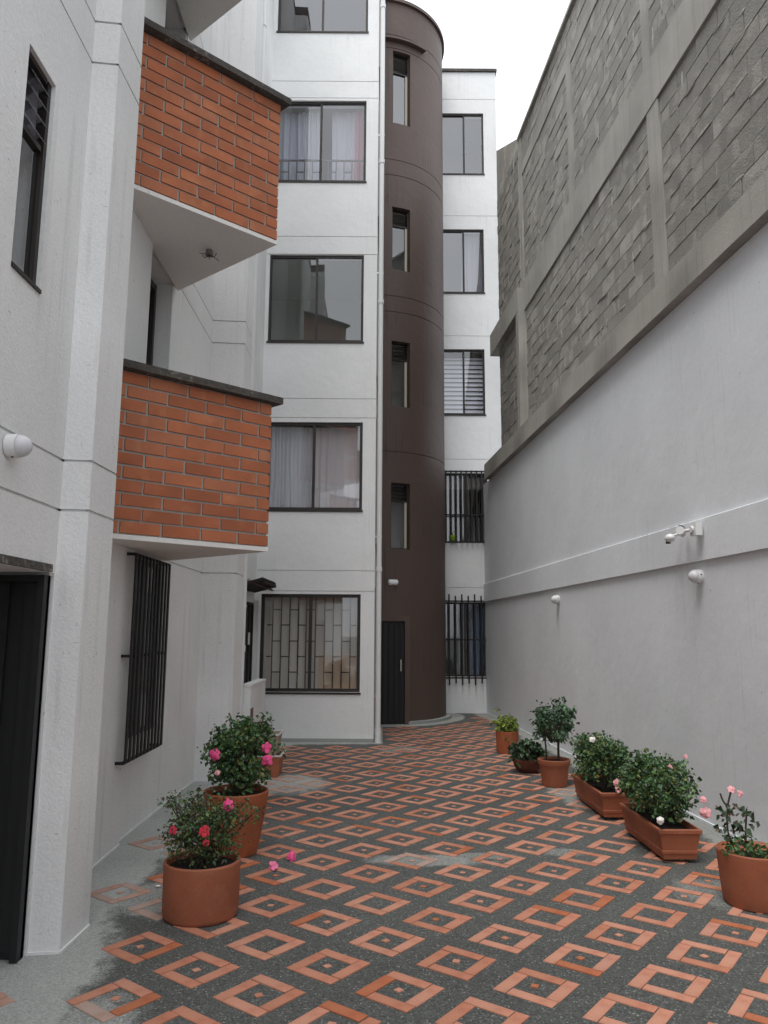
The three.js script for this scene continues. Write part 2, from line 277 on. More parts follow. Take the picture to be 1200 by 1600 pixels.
// ------------------------------------------------------------------ left apartment wing (facade faces +x)
const wing = thing('apartment_building', 'white plastered wing on the left with two triangular orange brick balconies', 'building');
const P = { b: [-1.755, 0.6], p0: [-1.76, -4.12], p1: [-1.61, -4.14], p2: [-1.6, -4.5], p2b: [-1.955, -4.52], c1: [-1.98, -6.1], c1b: [-2.02, -6.11], p4: [-2.035, -8.62], p5: [-1.655, -8.66], p6: [-1.665, -9.16], p7: [-1.93, -9.18], p8: [-1.93, -11.68] };
const HW = 10.95, H = 14.4, gr = FL.flatMap((y) => [y, y - 0.275]);
{
  const w = (A, B, o = {}) => wallGeo(A, B, { y1: B[1] < -8.63 ? H : HW, grooves: gr, ...o });
  const s1 = (z) => 0.6 - z;                                  // along facet 1
  const geos = [
    w([-2.0, 14], [-2.0, 0.65]), w([-2.0, 0.65], P.b),
    w(P.b, P.p0, { holes: [[s1(-0.4), s1(-4.11), 0, 1.9], [s1(-3.385), s1(-3.69), 3.31, 4.46], [s1(-3.385), s1(-3.69), 6.05, 7.2]] }),
    w(P.p0, P.p1), w(P.p1, P.p2), w(P.p2, P.p2b), w(P.p2b, P.c1, { grooves: [] }), w(P.c1, P.c1b, { grooves: [] }),
    w(P.c1b, P.p4, { holes: [[0.06, 0.98, 0.74, 2.2], [0.0, 0.79, 2.34, 4.87], [0.0, 0.79, 4.96, 7.6], [0, 0.79, 7.72, 10.3]] }),
    w(P.p4, P.p5, { y1: H }), w(P.p5, P.p6), w(P.p6, P.p7), w(P.p7, P.p8, { holes: [[1.15, 2.25, 0, 2.02]], grooves: [] }),
  ];
  mesh('wall', geos, M.plasterLeft, wing);
  mesh('roof', [prism([[-7, 14], [-2.0, 14], [-2.0, 0.65], P.b, P.p0, P.p2, P.p2b, P.p4, [-7, -8.62]], HW, HW + 0.2), prism([[-7, -8.6], [-2.035, -8.6], P.p5, P.p6, P.p7, P.p8, [-7, -11.68]], H, H + 0.2)], M.coping, wing);
  mesh('back_wall', [wallGeo([-7, 14], [-7, -11.7], { y1: HW, ends: true }), wallGeo([-7, 14], [-2.0, 14], { y1: HW, ends: true }), wallGeo([-7, -8.62], [-2.035, -8.62], { y0: HW, y1: H }), wallGeo([-1.96, -11.7], [-7, -11.7], { y1: H })], M.plasterLeft, wing);
  // paint lip where the plaster meets the paving
  const lip = (A, B) => { const f = frameOf(A, B); return box(f.L, 0.014, 0.012, f.L / 2, 0.008, 0.003).rotateY(f.ry).translate(...f.pos); };
  mesh('paint_lip', [lip(P.p0, P.p1), lip(P.p1, P.p2), lip(P.p2b, P.c1), lip(P.c1b, P.p4)], M.white, wing);
}
const M_b = (x0, x1, y0, y1, z0, z1) => box(x1 - x0, y1 - y0, z1 - z0, (x0 + x1) / 2, (y0 + y1) / 2, (z0 + z1) / 2);
// steel door at the left edge of the frame: pressed vertical ribs
function ribbedDoor(parent, x0, x1, y1, z, { ribs = 5, handle, name = 'door', y0 = 0.005 } = {}) {
  const g = part(name, parent), W = x1 - x0;
  mesh('leaf', box(W, y1 - y0, 0.03, (x0 + x1) / 2, (y0 + y1) / 2, z - 0.015), M.black, g);
  for (let k = 0; k < ribs; k++) mesh('rib', box(W / ribs * 0.42, y1 - y0 - 0.08, 0.022, x0 + W * (k + 0.5) / ribs, (y0 + y1) / 2, z + 0.011), M.black, g);
  mesh('door_frame', [box(0.035, y1 - y0, 0.07, x0 + 0.0175, (y0 + y1) / 2, z + 0.01), box(0.035, y1 - y0, 0.07, x1 - 0.0175, (y0 + y1) / 2, z + 0.01), box(W - 0.07, 0.035, 0.07, (x0 + x1) / 2, y1 - 0.0175, z + 0.01)], M.black, g);
  if (handle) mesh('handle', [box(0.018, 0.2, 0.016, handle, 1.02, z + 0.05), box(0.014, 0.014, 0.04, handle, 0.94, z + 0.03), box(0.014, 0.014, 0.04, handle, 1.1, z + 0.03)], M.steel, g);
  return g;
}
{
  const f = frameOf(P.b, P.p0), facet = part('facade_openings', wing, f.pos, f.ry); // facade openings of the first facet sit in its own frame
  wing.remove(facet);
  const place = (o) => { o.position.set(...f.pos); o.rotation.y = f.ry; wing.add(o); return o; };
  const s1 = (z) => 0.6 - z;
  const d = ribbedDoor(wing, 0, 1.02, 1.885, 0, { ribs: 7 }); d.position.set(-2.79, 0, -4.06);
  mesh('lintel', box(0.05, 0.04, 3.6, -1.765, 1.922, -2.24), M.coping, wing);
  mesh('porch', [M_b(-3.3, -1.957, 1.9, 2.05, -4.3, -0.35), M_b(-3.4, -3.3, 0, 1.899, -4.3, -0.35), M_b(-3.3, -1.957, 0, 1.899, -0.4, -0.3), M_b(-3.3, -2.8, 0, 1.899, -4.2, -4.08), M_b(-2.8, -1.77, 1.887, 1.899, -4.2, -4.07)], M.plasterLeft, wing);
  for (const y0 of [3.31, 6.05]) {                             // louvred window
    const x0 = s1(-3.385), x1 = s1(-3.69), y1 = y0 + 1.15, g = part('window', facet), yb = y1 - 0.4, mid = (x0 + x1) / 2, w = x1 - x0;
    mesh('frame', [box(0.034, y1 - y0, 0.05, x1 - 0.017, (y0 + y1) / 2, -0.048), box(0.04, y1 - y0, 0.05, x0 + 0.02, (y0 + y1) / 2, -0.048), box(w - 0.09, 0.03, 0.05, mid - 0.005, y0 + 0.015, -0.048), box(w - 0.09, 0.03, 0.05, mid - 0.005, y1 - 0.015, -0.048), box(w - 0.09, 0.03, 0.04, mid - 0.005, yb, -0.048), box(w, 0.02, 0.09, mid, y0 - 0.011, -0.035)], M.frame, g);
    mesh('pane', uvBox(new THREE.PlaneGeometry(w - 0.09, yb - y0 - 0.045).translate(mid, (yb + y0) / 2 + 0.007, -0.048)), M.glass, g);
    for (let k = 0; k < 4; k++) mesh('louvre', uvBox(new THREE.BoxGeometry(w - 0.1, 0.006, 0.1).rotateX(0.5)).translate(mid, yb + 0.05 + k * 0.09, -0.048), M.glassStrong, g);
    room(x0, x1, y0, y1, -0.2, 1.4, M.room, g); place(g);
    mesh('curtain_panel', curtainGeo(x0 - 0.1, x1 + 0.2, y0 - 0.1, yb, -0.26, { folds: 3, amp: 0.012, s: 3 }), cloth(0.5, 0.53, 0.45, 0.2), g);
  }
}
// triangular balconies
function balcony(y0, rows, dz, detailed, parent) {
  const g = part('balcony', parent), A = [-1.955, -5.2 + dz], C = [-0.93, -6.1 + dz], B = [-2.0, -7.0 + dz], pitch = 0.0983, yB = y0 + 0.035, yT = yB + rows * pitch;
  mesh('slab', prism([[A[0], A[1] + 0.004], [C[0] + 0.006, C[1]], [B[0], B[1] - 0.004], [-2.01, B[1] + 0.01], [-2.01, A[1] - 0.05]], y0, yB - 0.001), M.soffit, g);
  mesh('floor_slab', prism([[A[0], A[1] - 0.05], [C[0] - 0.07, C[1]], [B[0] , B[1] + 0.05]], yB, yB + 0.08), M.soffit, g);
  const faces = [[A, C], [C, B]];
  const inner = (p, q, o) => { const dx = q[0] - p[0], dz2 = q[1] - p[1], l = Math.hypot(dx, dz2), n = [-dz2 / l, dx / l]; return n.map((v) => v * o); };
  const par = faces.map(([p, q], fi) => { const f = frameOf(p, q); return box(f.L - (fi ? 0.115 : 0.012), yT - yB, 0.1, f.L / 2 + (fi ? 0.055 : -0.004), (yT + yB) / 2, -0.058).rotateY(f.ry).translate(...f.pos); });
  mesh('parapet', par, M.mortar, g);
  const bl = 0.297, gap = 0.0175, all = M.brick.map(() => []);
  faces.forEach(([p, q], fi) => {
    const f = frameOf(p, q);
    for (let r = 0; r < rows; r++) {
      const off = r % 2 ? 0 : -0.16; let x = off;
      while (x < f.L) {
        const xa = Math.max(x, 0.004), xb = Math.min(x + bl + rr(-0.003, 0.003), f.L - (fi ? 0 : 0.0) + (fi ? 0 : 0.0));
        if (xb - xa > 0.035) {
          const w = xb - xa, h = pitch - gap + rr(-0.0015, 0.001), proud = rr(0.0, 0.004), geo = box(w, h, 0.03, 0, 0, 0), cx = (xa + xb) / 2, cy = yB + (r + 0.5) * pitch + rr(-0.001, 0.001), k = Math.floor(rnd() * 4);
          const uv = geo.attributes.uv, ou = rnd() * 3, ov = rnd() * 3; for (let i = 0; i < uv.count; i++) uv.setXY(i, uv.getX(i) + ou, uv.getY(i) + ov);
          if (detailed && fi === 0) { const hold = mesh('brick', geo.translate(cx, cy, -0.012 + proud).rotateY(f.ry + 0).translate(...f.pos), M.brick[k], g); }
          else all[k].push(geo.translate(cx, cy, -0.012 + proud - (fi ? 0.006 : 0)).rotateY(f.ry).translate(...f.pos));
        }
        x += bl + gap;
      }
    }
  });
  all.forEach((l, k) => { if (l.length) stuff(mesh('rear_bricks', l, M.brick[k], g)); });
  // concrete coping, overhanging to a point at the corner
  const u1 = [C[0] - A[0], C[1] - A[1]], u2 = [C[0] - B[0], C[1] - B[1]], n1 = Math.hypot(...u1), n2 = Math.hypot(...u2);
  const e1 = u1.map((v) => v / n1), e2 = u2.map((v) => v / n2), o1 = [-e1[1], e1[0]], o2 = [e2[1], -e2[0]], ov = 0.08;
  const tip = [C[0] + (e1[0] + e2[0]) * ov * 0.8, C[1] + (e1[1] + e2[1]) * ov * 0.8], tin = [C[0] - (e1[0] + e2[0]) * 0.14, C[1] - (e1[1] + e2[1]) * 0.14];
  mesh('coping', prism([[A[0] + o1[0] * ov, A[1] + o1[1] * ov], tip, [B[0] + o2[0] * ov, B[1] + o2[1] * ov], [B[0] - o2[0] * 0.14, B[1] - o2[1] * 0.14], tin, [A[0] - o1[0] * 0.14, A[1] - o1[1] * 0.14]], yT + 0.001, yT + 0.056), M.coping, g);
  return g;
}
balcony(2.23, 12, 0, true, wing).userData.label = 'lower triangular brick balcony'; balcony(4.85, 13, 0, true, wing).userData.label = 'upper triangular brick balcony'; balcony(7.55, 12, 0, true, wing);
balcony(4.85, 12, 8.6, false, wing); balcony(7.55, 12, 8.6, false, wing); balcony(7.55, 12, 13, false, wing); 
{ // balcony doors in their shallow recess, ground-floor window and its bars
  const f = frameOf(P.c1b, P.p4), put = (o) => { o.position.set(...f.pos); o.rotation.y = f.ry; return o; };
  for (const y0 of [2.34, 4.96, 7.72]) {
    const g = put(part('balcony_door', wing)), h = 2.5;
    mesh('reveal', [box(0.05, h, 0.13, 0.765, y0 + h / 2, -0.267)], M.plasterLeft, g);
    mesh('frame', [box(0.05, h - 0.02, 0.05, 0.71, y0 + h / 2 - 0.012, -0.16), box(0.05, h - 0.02, 0.05, 0.06, y0 + h / 2 - 0.012, -0.16), box(0.6, 0.06, 0.05, 0.385, y0 + h - 0.06, -0.16)], M.frame, g);
    mesh('pane', uvBox(new THREE.PlaneGeometry(0.6, h - 0.1).translate(0.385, y0 + h / 2 - 0.045, -0.165)), M.glassStrong, g);
    room(0.01, 0.78, y0, y0 + h, -0.2, 1.5, M.room, g);
  }
  const g = put(slider(wing, 0.06, 0.98, 0.74, 2.2, { roomM: M.room, depth: 1.8, sill: false }));
  const s = put(part('security_grille', wing)), ext = 0.115, x0 = -0.22, x1 = 0.75;
  const B = (w, h, d, x, y, z) => mesh('bar', box(w, h, d, x, y, z), M.blackBar, s);
  for (let k = 0; k < 11; k++) { const x = x0 + 0.012 + (x1 - x0 - 0.024) * k / 10; B(0.036, 1.56, 0.014, x, 1.41, ext); }
  for (const y of [0.63, 1.41, 2.185]) { B(x1 - x0, 0.022, 0.02, (x0 + x1) / 2, y, ext - 0.018); B(0.02, 0.022, ext - 0.03, x0 + 0.01, y, (ext - 0.03) / 2); B(0.02, 0.022, ext - 0.03, x1 - 0.01, y, (ext - 0.03) / 2); }
}
{ // side entrance under a little tiled canopy
  const f = frameOf(P.p7, P.p8), put = (o) => { o.position.set(...f.pos); o.rotation.y = f.ry; return o; };
  const d = put(ribbedDoor(wing, 1.15, 2.25, 2.01, -0.03, { ribs: 4 }));
  mesh('notice', box(0.14, 0.17, 0.005, 1.95, 1.5, 0.01), M.white, d);
  const c = put(part('door_canopy', wing));
  mesh('deck', flatPoly([[0, 0], [0.27, -0.08], [0.27, -0.105], [0, -0.025]], 1.15).rotateY(-Math.PI / 2).translate(2.32, 2.3, 0.012), std({ color: lin(0.03, 0.012, 0.01) }), c);
  for (let k = 0; k < 8; k++) {
    const t = new THREE.CylinderGeometry(0.075, 0.085, 0.33, 10, 1, true, 0, Math.PI).rotateY(Math.PI / 2); t.rotateX(Math.PI / 2 - 0.29 + Math.PI); // barrel tile, hollow side down
    mesh('roof_tile', uvBox(t.translate(1.24 + k * 0.144, 2.28 + rr(-0.006, 0.006), 0.155)), std({ color: lin(0.022, 0.016, 0.015), roughness: 0.7 }), c);
  }
  mesh('flashing', box(1.2, 0.035, 0.02, 1.75, 2.345, 0.012), M.white, c);
  mesh('jamb_post', box(0.05, 2.05, 0.07, 2.32, 1.03, 0.037), M.white, wing).applyMatrix4(new THREE.Matrix4().makeRotationY(f.ry).setPosition(...f.pos));
}
function pipe(parent, x, z, y0, y1, r, collars, side = -1) {
  const g = part('drainpipe', parent);
  mesh('tube', cyl(r, r, y1 - y0, x, (y0 + y1) / 2, z, 'y', 16), M.white, g);
  for (const y of collars) mesh('collar', cyl(r * 1.22, r * 1.22, 0.07, x, y, z, 'y', 16), M.white, g);
  for (const y of collars) mesh('strap', box(r * 3.4, 0.022, 0.012, x + side * r * 0.6, y + 0.5, z - r * 0.7), M.steel, g);
  return g;
}
pipe(wing, -1.672, -9.225, 0.05, 14.2, 0.036, [1.4, 4.1, 6.9, 9.7, 11.7]);

// ------------------------------------------------------------------ middle block (faces the camera)
const mid = thing('apartment_building', 'white block straight ahead with one column of five wide dark-framed windows', 'building', [-1.93, 0, -11.68]);
{
  const L = 1.795, X = (x) => x + 1.93;
  const W = [[-1.85, -0.345, 0.715, 2.165], [-1.85, -0.34, 3.455, 4.85], [-1.875, -0.35, 6.175, 7.655], [-1.86, -0.335, 8.95, 10.42], [-1.87, -0.325, 11.72, 13.2]].map(([a, b, c, d]) => [X(a), X(b), c, d]);
  mesh('wall', [cellWall({ L, y1: 14.3, holes: W, grooves: [...FL, ...FL.map((y) => y - 0.31)], map: (s, y, d) => [s, y, -d] }), wallGeo([L, 0], [L, -4.4], { y1: 14.3, grooves: [] })], M.plasterMid, mid);
  mesh('roof', box(2.4, 0.14, 4.5, L / 2 - 0.2, 14.371, -2.2), M.coping, mid);
  mesh('paint_lip', box(L, 0.05, 0.01, L / 2, 0.026, 0.004), std({ color: lin(0.3, 0.31, 0.3) }), mid);
  slider(mid, ...W[0], { mx: X(-1.1), w: 0.05, depth: 1.6 });
  slider(mid, ...W[1], { mx: X(-1.1), w: 0.045 });
  slider(mid, ...W[2], { mx: X(-1.11), w: 0.04, roomM: std({ color: lin(0.50, 0.53, 0.47) }), depth: 1.8 });
  const w3 = slider(mid, ...W[3], { mx: X(-1.09), w: 0.04 });
  slider(mid, ...W[4], { mx: X(-1.1), w: 0.04, glass: M.glassStrong, depth: 2 });
  // ground-floor grille of uprights with staggered rungs
  const g = part('security_grille', mid), xs = [-1.77, -1.68, -1.55, -1.42, -1.29, -1.17, -1.03, -0.89, -0.76, -0.63, -0.5, -0.4].map(X);
  xs.forEach((x, i) => {
    if (i && i < 11) mesh('bar', box(0.018, 1.36, 0.015, x, 1.44, -0.105), M.frame, g);
    if (i < 11) for (const y of i % 2 ? [1.0, 1.46, 1.93] : [1.23, 1.7]) mesh('rung', box(xs[i + 1] - x - 0.018, 0.017, 0.014, (x + xs[i + 1]) / 2, y, -0.105), M.frame, g);
  });
  // balustrade in front of the fourth window's curtains
  const r = part('railing', mid);
  for (const y of [9.03, 9.4]) mesh('rail', box(1.46, 0.028, 0.02, X(-1.1), y, -0.125), M.frame, r);
  for (let k = 0; k < 11; k++) mesh('baluster', box(0.018, 0.34, 0.016, X(-1.76 + k * 0.132), 9.215, -0.125), M.frame, r);
  for (let k = 0; k < 10; k += 2) mesh('rung', box(0.114, 0.016, 0.014, X(-1.694 + k * 0.132), 9.19, -0.125), M.frame, r);
  pipe(mid, X(-0.07), 0.012, 0.12, 14.1, 0.038, [0.16, 2.55, 6.85, 9.3, 12.2]);
  mesh('pipe_shoe', cyl(0.041, 0.047, 0.13, X(-0.07), 0.065, 0.03, 'y', 16), M.white, mid);
}
// what hangs in the windows
const atMid = (name, geo, mat, label, cat, group = 'curtains in the middle block windows') => { const m = tag(mesh(numbered(name), geo, mat, scene), label, cat, group); m.position.set(0, 0, -11.68); return m; };
atMid('curtain', curtainGeo(-1.82, -1.12, 3.5, 4.83, -0.25, { folds: 9, amp: 0.022, s: 2, n: 140 }), cloth(0.84, 0.85, 0.86, 0.2), 'white pleated curtain behind the left pane of the second window up', 'curtain');
atMid('curtain', curtainGeo(-1.10, -0.36, 3.5, 4.83, -0.25, { folds: 4, amp: 0.018, s: 5, n: 100 }), cloth(0.84, 0.80, 0.78, 0.2), 'smoother white curtain behind the right pane of the second window up', 'curtain');
atMid('curtain', curtainGeo(-1.5, -1.12, 8.98, 10.4, -0.27, { folds: 6, amp: 0.03, s: 1, n: 90 }), cloth(0.74, 0.75, 0.8), 'gathered sheer white curtain left of the mullion above the window railing', 'curtain');
atMid('curtain', curtainGeo(-1.85, -1.45, 8.98, 10.4, -0.31, { folds: 2.5, amp: 0.03, s: 4 }), cloth(0.55, 0.58, 0.66), 'grey-blue curtain at the far left of the fourth window up', 'curtain');
atMid('curtain', curtainGeo(-0.92, -0.5, 8.98, 10.4, -0.27, { folds: 3, amp: 0.02, s: 9 }), cloth(0.72, 0.7, 0.76), 'pale lilac curtain in the right pane of the fourth window up', 'curtain');
atMid('curtain', curtainGeo(-0.52, -0.35, 8.98, 10.4, -0.22, { folds: 1.5, amp: 0.015, s: 7, gather: 0.06 }), cloth(0.6, 0.27, 0.32), 'rose pink curtain at the right edge of the fourth window up', 'curtain');
{ // roller blind slats behind the ground-floor grille, part of it backed with beige card
  const bl = thing('window_blind', 'warm grey horizontal slat blind behind the ground-floor grille', 'blind', [-1.1, 0, -11.93]);
  const m1 = std({ color: lin(0.74, 0.68, 0.57), roughness: 0.8 });
  for (let k = 0; k < 46; k++) mesh('slat', uvBox(new THREE.BoxGeometry(1.46, 0.0025, 0.032).rotateX(1.15)).translate(0, 0.74 + k * 0.031, 0), m1, bl);
  const card = tag(mesh('card_panel', box(0.62, 0.5, 0.01, -0.67, 1.0, -11.885), std({ color: lin(0.62, 0.46, 0.31), roughness: 0.9 }), scene), 'beige card panel standing low in the right half of the grilled window', 'panel');
}

// ------------------------------------------------------------------ round stair tower
const tower = thing('stair_tower', 'dark brown round stair tower rising between the two white blocks', 'tower', [-0.2, 0, -15.25]);
{
  const R = 1.42, t0 = -1.9, t1 = 2.0, top = 14.3, TH = (deg) => (THREE.MathUtils.degToRad(deg) - t0) * R;
  const at = (s, y, d) => { const a = t0 + s / R; return [(R - d) * Math.sin(a), y, (R - d) * Math.cos(a)]; };
  const rows = [[3.1, 4.32], [5.78, 7.06], [8.5, 9.8], [11.6, 13.2]], holes = rows.map(([a, b]) => [TH(13.2), TH(28.5), a, b]);
  const segs = []; for (let k = 0; k <= 90; k++) segs.push((t1 - t0) * R * k / 90);
  mesh('wall', [cellWall({ L: (t1 - t0) * R, y1: top, holes: [...holes, [TH(1), TH(25), 0, 1.79]], grooves: [4.91, 7.64, 7.96, 10.47, 10.8, 13.25, 13.55], gd: 0.01, map: at, segs })], M.brown, tower);
  const ring = (r0, r1, a0, a1, y0, y1) => { const s = new THREE.Shape(); s.absarc(0, 0, r1, a0, a1, false); s.absarc(0, 0, r0, a1, a0, true); return uvBox(new THREE.ExtrudeGeometry(s, { depth: y1 - y0, bevelEnabled: false, curveSegments: 64 }).rotateX(-Math.PI / 2).translate(0, y0, 0)); };
  const D = Math.PI / 180;
  mesh('roof_rim', [ring(0.1, R + 0.05, -110 * D, 110 * D, top + 0.001, top + 0.07).rotateY(-Math.PI / 2)], M.brown, tower);
  mesh('window_canopy', ring(R - 0.02, R + 0.1, -125 * D, -48 * D, 13.40, 13.45), M.brown, tower);
  rows.forEach(([y0, y1], i) => {
    const a = 20.85 * D, g = part('window', tower, [Math.sin(a) * (R - 0.035), 0, Math.cos(a) * (R - 0.035)], a), w = 0.36, yb = y1 - (y1 - y0) * 0.27, f = 0.025;
    mesh('frame', [box(f, y1 - y0, 0.035, -w / 2 + f / 2, (y0 + y1) / 2, -0.06), box(w - 2 * f, f, 0.035, 0, y0 + f / 2, -0.06), box(w - 2 * f, f, 0.035, 0, y1 - f / 2, -0.06), box(w - 2 * f, f, 0.03, 0, yb, -0.06), box(f, y1 - y0, 0.035, w / 2 - f / 2, (y0 + y1) / 2, -0.06)], M.frame, g);
    mesh('jamb_strip', box(0.045, yb - y0 - f, 0.02, w / 2 - f - 0.0225, (y0 + yb) / 2, -0.062), std({ color: lin(0.45, 0.41, 0.33) }), g);
    mesh('pane', uvBox(new THREE.PlaneGeometry(w - 2 * f, yb - y0 - f).translate(0, (y0 + yb) / 2, -0.075)), i === 3 ? M.glassStrong : M.glass, g);
    for (let k = 0; k < 4; k++) mesh('louvre', uvBox(new THREE.BoxGeometry(w - 2 * f, 0.006, 0.075).rotateX(0.6)).translate(0, yb + 0.045 + k * (y1 - yb - 0.04) / 4, -0.065), M.glassStrong, g);
    room(-w / 2, w / 2, y0, y1, -0.21, 0.8, M.roomLight, g);
  });
  const a = 12.8 * D, g = part('door_bay', tower, [Math.sin(a) * (R - 0.02), 0, Math.cos(a) * (R - 0.02)], a);
  mesh('portal', [box(0.09, 1.9, 0.14, 0.32, 0.95, -0.02), box(0.66, 0.1, 0.14, -0.055, 1.85, -0.02)], M.brown, g);
  for (let k = 0; k < 6; k++) mesh('door_rib', box(0.055, 1.72, 0.02, -0.3 + k * 0.105, 0.9, 0.012), M.black, g);
  mesh('door_leaf', box(0.66, 1.79, 0.03, -0.055, 0.9, -0.015), M.black, g);
  mesh('handle', [box(0.018, 0.2, 0.016, 0.2, 1.02, 0.05), box(0.014, 0.014, 0.04, 0.2, 0.94, 0.03), box(0.014, 0.014, 0.04, 0.2, 1.1, 0.03)], M.steel, g);
  mesh('plinth_kerb', ring(R - 0.02, R + 0.1, -64 * D, -2 * D, 0.0, 0.05), std({ color: lin(0.3, 0.32, 0.3), roughness: 0.95, bumpMap: stuccoBump, bumpScale: 0.01 }), tower);
}
// ------------------------------------------------------------------ rear block
const rear = thing('apartment_building', 'narrow white rear block between the round tower and the concrete block wall', 'building', [0.4, 0, -15.89]);
{
  const X = (x) => x - 0.4, L = 2.1, W = [[1.12, 2.14, 0.72, 2.22], [1.15, 2.15, 3.45, 4.93], [1.17, 2.155, 6.21, 7.67], [1.2, 2.175, 8.97, 10.46], [1.23, 2.205, 11.8, 13.3]].map(([a, b, c, d]) => [X(a), X(b), c, d]);
  mesh('wall', [cellWall({ L, y1: 14.34, holes: W, grooves: [...FL.slice(0, 4), 13.65], map: (s, y, d) => [s, y, -d] }), wallGeo([L, 0], [L, -5], { y1: 14.34 })], M.plasterMid, rear);
  mesh('roof_edge', box(2.3, 0.07, 5, L / 2 - 0.07, 14.377, -2.46), M.coping, rear);
  W.forEach((w, i) => slider(rear, ...w, { w: 0.038, mx: w[1] - 0.46 + i * 0.004, glass: i > 2 ? M.glassStrong : M.glass, depth: i === 4 ? 1.5 : 1.8, roomM: i > 2 ? M.roomLight : M.room, sill: i > 1 }));
  const bars = (y0, y1, spike, n, x0, x1, rails) => {
    const g = part('security_grille', rear);
    for (let k = 0; k < n; k++) { const x = x0 + (x1 - x0) * k / (n - 1); mesh('bar', box(0.03, y1 - y0 + 2 * spike * (k % 2 ? 0.75 : 1), 0.016, x, (y0 + y1) / 2, 0.075), M.blackBar, g); }
    for (const y of rails) mesh('rail', box(x1 - x0 + 0.03, 0.03, 0.02, (x0 + x1) / 2, y, 0.056), M.blackBar, g);
    for (const y of rails) mesh('bracket', box(0.03, 0.03, 0.04, x1 - 0.01, y, 0.024), M.blackBar, g);
  };
  bars(0.69, 2.25, 0.13, 9, X(1.08), X(2.13), [0.7, 1.46, 2.24]);
  bars(3.44, 4.97, 0, 11, X(1.08), X(2.15), [3.455, 4.03, 4.955]);
}
const atRear = (name, geo, mat, label, cat) => { const m = tag(mesh(numbered(name), geo, mat, scene), label, cat); m.position.set(0, 0, -15.89); return m; };
atRear('curtain', curtainGeo(1.72, 2.1, 0.75, 2.2, -0.27, { folds: 4, amp: 0.025, s: 2, gather: -0.18 }), cloth(0.06, 0.16, 0.30), 'blue curtain behind the spiked ground-floor grille of the rear block', 'curtain');
atRear('curtain', curtainGeo(1.74, 2.13, 9.0, 10.44, -0.27, { folds: 5, amp: 0.02, s: 3, gather: 0.12 }), cloth(0.72, 0.72, 0.78), 'white curtain tied across the fourth window of the rear block', 'curtain');
atRear('curtain', curtainGeo(1.1, 1.38, 3.5, 4.9, -0.27, { folds: 3, amp: 0.02, s: 6 }), cloth(0.5, 0.52, 0.52), 'pale curtain at the left of the barred window above the blue one', 'curtain');
{
  const bl = thing('window_blind', 'white slatted blind in the middle window of the rear block', 'blind', [1.66, 0, -16.12]), m1 = std({ color: lin(0.7, 0.71, 0.74), roughness: 0.6 });
  for (let k = 0; k < 13; k++) mesh('slat', uvBox(new THREE.BoxGeometry(0.96, 0.006, 0.085).rotateX(1.2)).translate(0, 6.34 + k * 0.1, 0), m1, bl);
  const val = mesh('head_rail', box(0.98, 0.1, 0.05, 0, 7.6, 0), M.dark, bl);
  const vl = thing('window_valance', 'cream valance strip across the top of the barred first-floor window', 'valance', [1.66, 4.62, -16.1]); mesh('fabric', curtainGeo(-0.48, 0.48, 0, 0.26, 0, { folds: 14, amp: 0.008, s: 1 }), cloth(0.6, 0.56, 0.48), vl);
  const p = thing('potted_plant', 'tiny lime green pot on the sill behind the barred window of the rear block', 'potted plant', [1.43, 3.49, -15.85]);
  mesh('pot', new THREE.LatheGeometry([[0.001, 0], [0.05, 0], [0.062, 0.11], [0.055, 0.11], [0.05, 0.09], [0.001, 0.09]].map(([x, y]) => new THREE.Vector2(x, y)), 16), std({ color: lin(0.25, 0.42, 0.02), roughness: 0.5 }), p);
  mesh('stem', [bar(V(0, 0.09, 0), V(0.02, 0.2, 0.01), 0.004), bar(V(0, 0.09, 0), V(-0.03, 0.18, 0), 0.004)], M.stem, p);
}

// ------------------------------------------------------------------ right side: white boundary wall, block-built neighbour above
const RY = Math.atan2(-(7.25 - 13.21) * -1, 0.45);
const rA = [rightX(-15.89), -15.89], rB = [rightX(9), 9];           // far -> near; outside is -x
const rf = frameOf(rA, rB), sOf = (z) => (z + 15.89) * Math.hypot(1, 0.0755);
const bw = thing('boundary_wall', 'long grey-white rendered wall along the right side of the courtyard', 'wall', rf.pos, rf.ry);
const M_s = (a, b, y0, y1, z0, z1) => box(b - a, y1 - y0, z1 - z0, (a + b) / 2, (y0 + y1) / 2, (z0 + z1) / 2);
{
  mesh('wall', cellWall({ L: rf.L, y1: 4.67, map: (s, y, d) => [s, y, -d], ends: true, t: 0.3 }), M.plasterRight, bw);
  mesh('band', flatPoly([[0.02, 2.25], [-0.026, 2.23], [-0.029, 2.234], [-0.025, 2.592], [0.004, 2.604]], rf.L - 0.02).rotateY(Math.PI / 2).translate(0.01, 0, 0), M.plasterRight, bw);
  const chips = []; for (let k = 0; k < 45; k++) { const s = rr(3, rf.L - 9); chips.push(uvBox(new THREE.BoxGeometry(rr(0.02, 0.09), rr(0.005, 0.011), 0.008).rotateZ(rr(-0.1, 0.1)).translate(s, 2.6 + rr(-0.012, 0.008), 0.009))); }
  stuff(mesh('render_crumbs', chips, M.plasterRight, bw));
  mesh('paint_lip', box(rf.L - 0.03, 0.025, 0.012, rf.L / 2, 0.0135, 0.004), M.plasterRight, bw);
}
const nb = thing('neighbouring_building', 'grey concrete-block building side rising above the white wall on the right', 'building', rf.pos, rf.ry);
